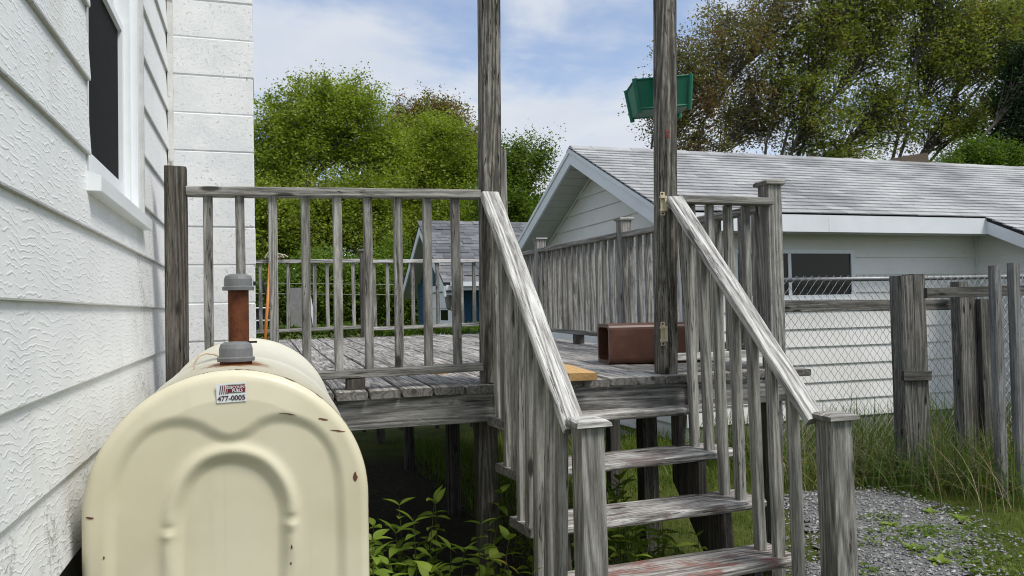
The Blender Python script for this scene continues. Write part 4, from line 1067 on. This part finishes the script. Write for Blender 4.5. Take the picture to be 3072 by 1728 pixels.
def lobe(px, py, Y, rx, rz, ry=None):
    c = onY(px, py, Y); s = (c-EYE).dot(fw)/F; return (c.x, c.y, c.z, rx*s, (ry or (rx+rz)*.5)*s, rz*s)
TG = 'green trees beyond the deck'
grow('leafy_tree', (-1.6, 27, 0), [lobe(940, 370, 27, 110, 150), lobe(972, 262, 27, 42, 70), lobe(865, 330, 27, 60, 80), lobe(1065, 285, 27.5, 65, 70), lobe(840, 470, 27, 130, 190), lobe(1060, 390, 27.5, 115, 170), lobe(1150, 500, 27.5, 100, 150), lobe(900, 660, 26, 190, 180), lobe(1090, 670, 26, 160, 190), lobe(760, 700, 26, 120, 220)],
     'tall spring green tree with twin pointed top behind the rear railing', LEAF_L, BARKG, 1100, 140, .10, .2, .62, TG)
grow('leafy_tree', (4.2, 29, 0), [lobe(1310, 440, 29, 130, 120), lobe(1390, 550, 29, 100, 150), lobe(1240, 560, 29, 120, 180), lobe(1340, 720, 28, 170, 170), lobe(1180, 720, 29, 100, 190)],
     'rounded spring green tree standing behind the tall post and blue shed', LEAF_L, BARKG, 900, 140, .10, .2, .62, TG)
grow('leafy_tree', (3.2, 34, 0), [lobe(1320, 355, 34, 110, 75), lobe(1220, 400, 34, 100, 100), lobe(1410, 450, 34, 80, 90)],
     'reddish tinged treetop rising above the green trees', LEAF_R, BARKG, 260, 90, .12, .2, .6, TG)
grow('leafy_tree', (6.3, 24, 0), [lobe(1560, 490, 24, 90, 90), lobe(1620, 470, 24, 50, 60), lobe(1520, 630, 24, 110, 150), lobe(1600, 690, 24, 80, 140), lobe(1480, 780, 24, 100, 120)],
     'small dark green tree between the tall post and the garage gable', LEAF_D, BARK, 420, 110, .095, .16, .5, TG)
grow('understory_tree', (-.6, 22, 0), [lobe(830, 900, 22, 130, 120), lobe(960, 870, 22, 130, 140), lobe(1090, 890, 22, 120, 140), lobe(1190, 860, 22, 100, 150), lobe(1290, 890, 22, 100, 110)],
     'low dark leafy thicket under the trees behind the hedge', LEAF_D, BARK, 420, 130, .10, .12, .5, cat='thicket')
RG = 'maples behind the garage'
grow('maple_tree', (8.6, 20, 0), [lobe(2080, 270, 20, 125, 160), lobe(1990, 330, 20, 100, 120), lobe(2190, 120, 20, 140, 140), lobe(2260, 320, 20, 150, 150), lobe(2100, 440, 20, 140, 90), lobe(2330, 50, 20, 120, 140), lobe(2040, 170, 20, 80, 100)],
     'open crowned maple with reddish young leaves above the garage gable', LEAF_R, BARKG, 700, 56, .085, .09, .42, RG, .009)
grow('maple_tree', (11.4, 19, 0), [lobe(2480, 120, 19, 150, 160), lobe(2440, 330, 19, 150, 150), lobe(2650, 330, 19, 150, 150), lobe(2640, 90, 19, 150, 170), lobe(2500, 460, 19, 190, 70), lobe(2560, -90, 19, 200, 150), lobe(2350, 220, 19.5, 90, 120)],
     'olive green maple with many fine branches above the garage ridge', LEAF_M, BARK, 900, 70, .09, .10, .42, RG, .010)
grow('maple_tree', (14.4, 18.5, 0), [lobe(2830, 160, 18.5, 140, 170), lobe(2960, 90, 18.5, 150, 160), lobe(2850, 370, 18.5, 140, 120), lobe(3030, 270, 18.5, 120, 150), lobe(3120, 60, 18.5, 130, 170), lobe(2800, -60, 18.5, 160, 130)],
     'dense green maple with rust red seed clusters beside the dark spruce', LEAF_M, BARK, 860, 80, .09, .10, .42, RG, .010)
grow('spruce_tree', (14.6, 16.3, 0), [lobe(3060, 330, 16.3, 70, 100), lobe(3050, 430, 16.3, 95, 90), lobe(3110, 240, 16.3, 80, 160)],
     'dark green spruce rising behind the garage roof extension', LEAF_S, BARK, 260, 110, .085, .12, .3)
grow('leafy_bush', (13.0, 15.6, 0), [lobe(2930, 470, 15.6, 100, 50), lobe(2850, 500, 15.6, 70, 40), lobe(3010, 480, 15.6, 80, 50)],
     'bright green bush top showing above the garage ridge', LEAF_H, BARK, 220, 80, .075, .06, .3, cat='bush')
# hedge behind the deck
hp = []
for k in range(26000):
    x = rng.uniform(-2.2, 3.3); t = rng.uniform(0, math.pi)
    top = 1.27+.03*math.sin(x*2.3)+.02*math.sin(x*7.1)
    if rng.random() < .55: hp.append((x, 9.9+rng.uniform(-.42, .42), top+rng.normal()*.022))
    else: hp.append((x, 9.47+rng.normal()*.03, rng.uniform(.1, top)))
hg = thing('hedge', (.5, 9.9, 0), 'low clipped green hedge behind the rear deck railing', 'hedge')
b = MB()
for k in range(12): xx = -2+k*.46; b.tube([(xx, 9.9, -.05), (xx+.05, 9.88, .6), (xx, 9.9, 1.1)], [.03, .022, .012], 5)
b.build('stems', BARK, hg)
o_ = obj('foliage', leaves_np(np.array(hp)-np.array([.5, 9.9, 0]), .05, LEAF_H, 'foliage'), hg, Matrix.Translation((.5, 9.9, 0)))

# grass blades
def blades(pts, length, width, mat, name, lean=.5, seg=3):
    n = len(pts); P = np.array(pts, float); a = rng.uniform(0, 2*math.pi, n); d = np.stack([np.cos(a), np.sin(a), np.zeros(n)], 1); s = np.stack([-np.sin(a), np.cos(a), np.zeros(n)], 1)
    L = (length*rng.uniform(.45, 1.25, n))[:, None]; ln = (np.abs(rng.normal(size=n))*lean)[:, None]; wd = (width*rng.uniform(.6, 1.3, n))[:, None]
    rows = []
    for k in range(seg+1):
        t = k/seg; c = P + d*(ln*L*t*t) + np.array([0, 0, 1])*(L*t*np.sqrt(np.maximum(.08, 1-.45*np.minimum(ln*t, 1.3))))
        ww = wd*(1-t**1.6*.95); rows.append((c-s*ww, c+s*ww))
    V = []
    for k in range(seg): V.append(np.stack([rows[k][0], rows[k][1], rows[k+1][1], rows[k+1][0]], 1))
    # one connected strip for each blade
    R = np.stack([np.stack(r_, 1) for r_ in rows], 1).reshape(n, (seg+1)*2, 3).reshape(-1, 3)
    base = np.arange(n)[:, None]*(seg+1)*2
    fq = np.concatenate([np.stack([base[:, 0]+2*k, base[:, 0]+2*k+1, base[:, 0]+2*k+3, base[:, 0]+2*k+2], 1) for k in range(seg)])
    me = bpy.data.meshes.new(name); me.vertices.add(len(R)); me.vertices.foreach_set('co', R.astype(np.float32).ravel())
    me.loops.add(fq.size); me.loops.foreach_set('vertex_index', fq.astype(np.int32).ravel()); me.polygons.add(len(fq)); me.polygons.foreach_set('loop_start', np.arange(0, fq.size, 4, dtype=np.int32))
    me.materials.append(mat); me.update(calc_edges=True); return obj(name, me)
pts = []
r = random.Random(21)
while len(pts) < 42000:
    x, y = r.uniform(1.4, 7), r.uniform(2.4, 9.2)
    g = gravel_mask(x, y)
    if g > .12 and r.random() > .10+.8*max(0, math.sin(x*5.1+1)*math.sin(y*6.7)-.35): continue
    if x < 2.6 and y < 5.2 and r.random() < .5: continue
    if r.random() < .35*(y-3)/6: continue
    pts.append((x, y, gz(x, y)-.003))
tag(blades(pts, .055, .0024, GRASS, 'short_grass', .6, 2), 'short patchy green grass beside the gravel path', 'grass', kind='stuff')
pts = []
while len(pts) < 3900:
    x, y = r.uniform(3.9, 8.0), r.uniform(4.2, 7.3)
    # a band along the fences
    dd = min(abs(y-5.95)/.75 if x < 5.9 else 9, abs(y-6.6)/.4, (abs(y-(4.75-.02*(x-5.3)))/.5 if x > 4.95 else 9), abs(y-5.3)/.55 if x > 4.6 else 9)
    if dd > 1 or r.random() < dd*.6: continue
    pts.append((x, y, gz(x, y)-.01))
tag(blades(pts, .50, .0060, GRASS_T, 'tall_grass', .9, 5), 'tall uncut grass with dry stalks growing along the fences', 'grass', kind='stuff')
STRAW = leaf_mat('dry_straw', [(0, (.22, .17, .09)), (1, (.42, .36, .22))], .2)
pts = []
while len(pts) < 900:
    x, y = r.uniform(4.0, 7.0), r.uniform(4.2, 6.4)
    if y < 5.0 and x < 4.7: continue
    pts.append((x, y, gz(x, y)-.01))
tag(blades(pts, .55, .0028, STRAW, 'dry_grass', 1.5, 5), 'dry bent straw stalks among the green grass at the fence foot', 'grass', kind='stuff')
pts = [(r.uniform(1.5, 4.4), r.uniform(5.6, 8.4), 0) for _ in range(5000)]
tag(blades(pts, .16, .004, GRASS, 'rough_grass', .7, 3), 'rough grass growing in the light beyond the deck posts', 'grass', kind='stuff')

pts = []
for (px, py, rad, nn) in ((2700, 1610, .20, 420), (2790, 1600, .16, 360), (2640, 1560, .12, 220), (2830, 1660, .16, 360), (2900, 1610, .22, 520), (2560, 1720, .14, 300), (2960, 1690, .25, 500), (2610, 1640, .07, 120)):
    c = onZ(px, py, .01)
    for k in range(nn//3):
        a = r.uniform(0, 6.283); q = rad*math.sqrt(r.random()); x, y = c.x+q*math.cos(a)*1.3, c.y+q*math.sin(a)*.8
        pts.append((x, y, gz(x, y)+.012+r.uniform(0, .035)))
tag(obj('clover', leaves_np(np.array(pts), .026, LEAF_D, 'clover', aspect=.8, up_bias=1.5)), 'small clover leaves creeping in patches over the gravel path', 'clover', kind='stuff')
# leafy weeds under the deck edge and between the stairs: stem with opposite leaf pairs
def leaf_mesh(mat, L=1.0, wd=.42):
    vs = []; fs = []; n = 6
    for i in range(n+1):
        t = i/n; ww = wd*.5*math.sin(math.pi*t**.8)*(1-.15*t); z = -.22*t*t
        vs += [(t*L, -ww, z+ww*.35), (t*L, 0, z), (t*L, ww, z+ww*.35)]
    for i in range(n):
        for k in (0, 1): fs.append((i*3+k, (i+1)*3+k, (i+1)*3+k+1, i*3+k+1))
    return mesh(vs, fs, mat, True, 'leaf')
LM = leaf_mesh(LEAF_P); LMY = leaf_mesh(LEAF_Y, wd=.38)
STEMG = simple('green_stem', (.09, .10, .035), .7, .2); STEMR = simple('red_stem', (.12, .06, .04), .7, .2)
def weed(x, y, h, ls, label, group, lm=LM, sm=STEMG, npair=None, lean=.12, name='leafy_weed'):
    z0 = gz(x, y)-.01; root = thing(name, (x, y, z0), label, 'plant', group); r = random.Random(x*131+y*17)
    lx, ly = r.uniform(-lean, lean)*h, r.uniform(-lean, lean)*h
    P = lambda t: Vector((x+lx*t*t, y+ly*t*t, z0+h*t))
    MB().tube([P(0), P(.35), P(.7), P(1)], [.0042, .0035, .0026, .001], 5).build('stem', sm, root)
    npair = npair or max(3, int(h/.075)); a0 = r.uniform(0, 6.28)
    for i in range(npair):
        t = .25+.75*(i+.6)/npair; t = min(t, 1); a = a0+i*1.57+r.uniform(-.3, .3)
        for s_ in (0, math.pi):
            q = ls*r.uniform(.75, 1.2)*(1-.35*abs(t-.7))
            M = Matrix.Translation(P(t)) @ Matrix.Rotation(a+s_+r.uniform(-.2, .2), 4, 'Z') @ Matrix.Rotation(r.uniform(-.5, .35)-(.5 if t > .93 else 0), 4, 'Y') @ Matrix.Rotation(r.uniform(-.4, .4), 4, 'X') @ Matrix.Scale(q, 4)
            obj('leaf', lm, root, M)
r = random.Random(8)
WG = 'leafy weeds under the deck edge'; WL = 'green leafy weed growing in the shade under the deck edge beside the tank'
for k in range(34):
    x, y = r.uniform(.38, 1.06), r.uniform(3.05, 3.85); hh = r.uniform(.36, .66) - .25*max(0, 3.5-y)
    weed(x, y, hh, r.uniform(.085, .125), WL, WG)
WG2 = 'leafy weeds behind the stairs'; WL2 = 'green leafy weed growing on the ground behind the open stair treads'
for k in range(66):
    x, y = r.uniform(1.3, 1.98), r.uniform(3.15, 4.3); hh = r.uniform(.3, .5)+.12*(y-3.4)
    weed(x, y, hh, r.uniform(.07, .105), WL2, WG2)
for (x, y, h) in ((1.75, 4.6, .95), (1.62, 5.0, .78)):
    weed(x, y, h, .05, 'taller thin stemmed weed reaching up between the stair treads', 'tall thin weeds behind the treads', sm=STEMR, lean=.05)
q = onY(1558, 1690, 2.95); weed(q.x, q.y, q.z+.05, .075, 'yellow leaved seedling at the foot of the left stair balusters', None, LMY, STEMR, 4, name='yellow_seedling')
q = onY(1615, 1710, 2.9); weed(q.x-.03, q.y, q.z+.05, .06, 'bright green sprout against the left newel post', None, LM, STEMG, 5, name='green_sprout')
# plantain rosettes in the gravel
for (px, py) in ((2790, 1540), (2880, 1560), (2670, 1580), (2820, 1690), (2740, 1650)):
    p = onZ(px, py, .01); root = thing('rosette_weed', (p.x, p.y, 0), 'small flat rosette weed growing in the gravel', 'plant', 'rosette weeds in the gravel')
    for i in range(11):
        M = Matrix.Translation((p.x, p.y, gz(p.x, p.y)+.012)) @ Matrix.Rotation(i*.571+r.uniform(-.2, .2), 4, 'Z') @ Matrix.Rotation(r.uniform(-.75, -.2), 4, 'Y') @ Matrix.Scale(r.uniform(.05, .09), 4)
        obj('leaf', LM, root, M)

# ------------------------------------------------------------------ small background things
b = MB().prism([(.36, 9.72, 1.30), (.62, 9.72, 1.30), (.545, 9.75, 1.80), (.36, 9.75, 1.80)], (0, .03, 0))
lb = b.build('leaning_panel', simple('grey_panel', (.2, .2, .195), .7, .2)); tag(lb, 'grey sheet panel with white edge leaning behind the rear railing', 'panel')
MB().prism([(.623, 9.71, 1.30), (.66, 9.71, 1.30), (.583, 9.742, 1.80), (.548, 9.742, 1.80)], (0, .03, 0)).build('edge_strip', WHITEPAINT, lb)
lad = thing('folding_chair', (.05, 9.75, 1.2), 'dark folded chair with white bars behind the chimney corner', 'chair')
MB().tube([(-.02, 9.6, 1.28), (.02, 9.62, 1.75)], .014, 6).build('leg', DARK, lad)
MB().tube([(.16, 9.6, 1.50), (.02, 9.62, 1.95)], .013, 6).build('backrest_bar', DARK, lad)
MB().box((-.05, 9.60, 1.46), (.2, 9.72, 1.56)).build('seat', DARK, lad)
for zz in (1.565, 1.42): MB().tube([(-.06, 9.58, zz), (.22, 9.58, zz)], .010, 6).build('bar', WHITE_PVC, lad)
for zz, wl in ((2.05, 'upper thin overhead wire crossing in front of the trees'), (1.80, 'lower thin overhead wire crossing in front of the trees')):
    b = MB(); b.tube([(-6+i*1.6, 19.5, zz+.30-.035*i) for i in range(9)], .007, 5)
    tag(b.build('overhead_wire', simple('wire_'+wl[:5], (.3, .3, .28), .5), smooth=True), wl, 'wire')
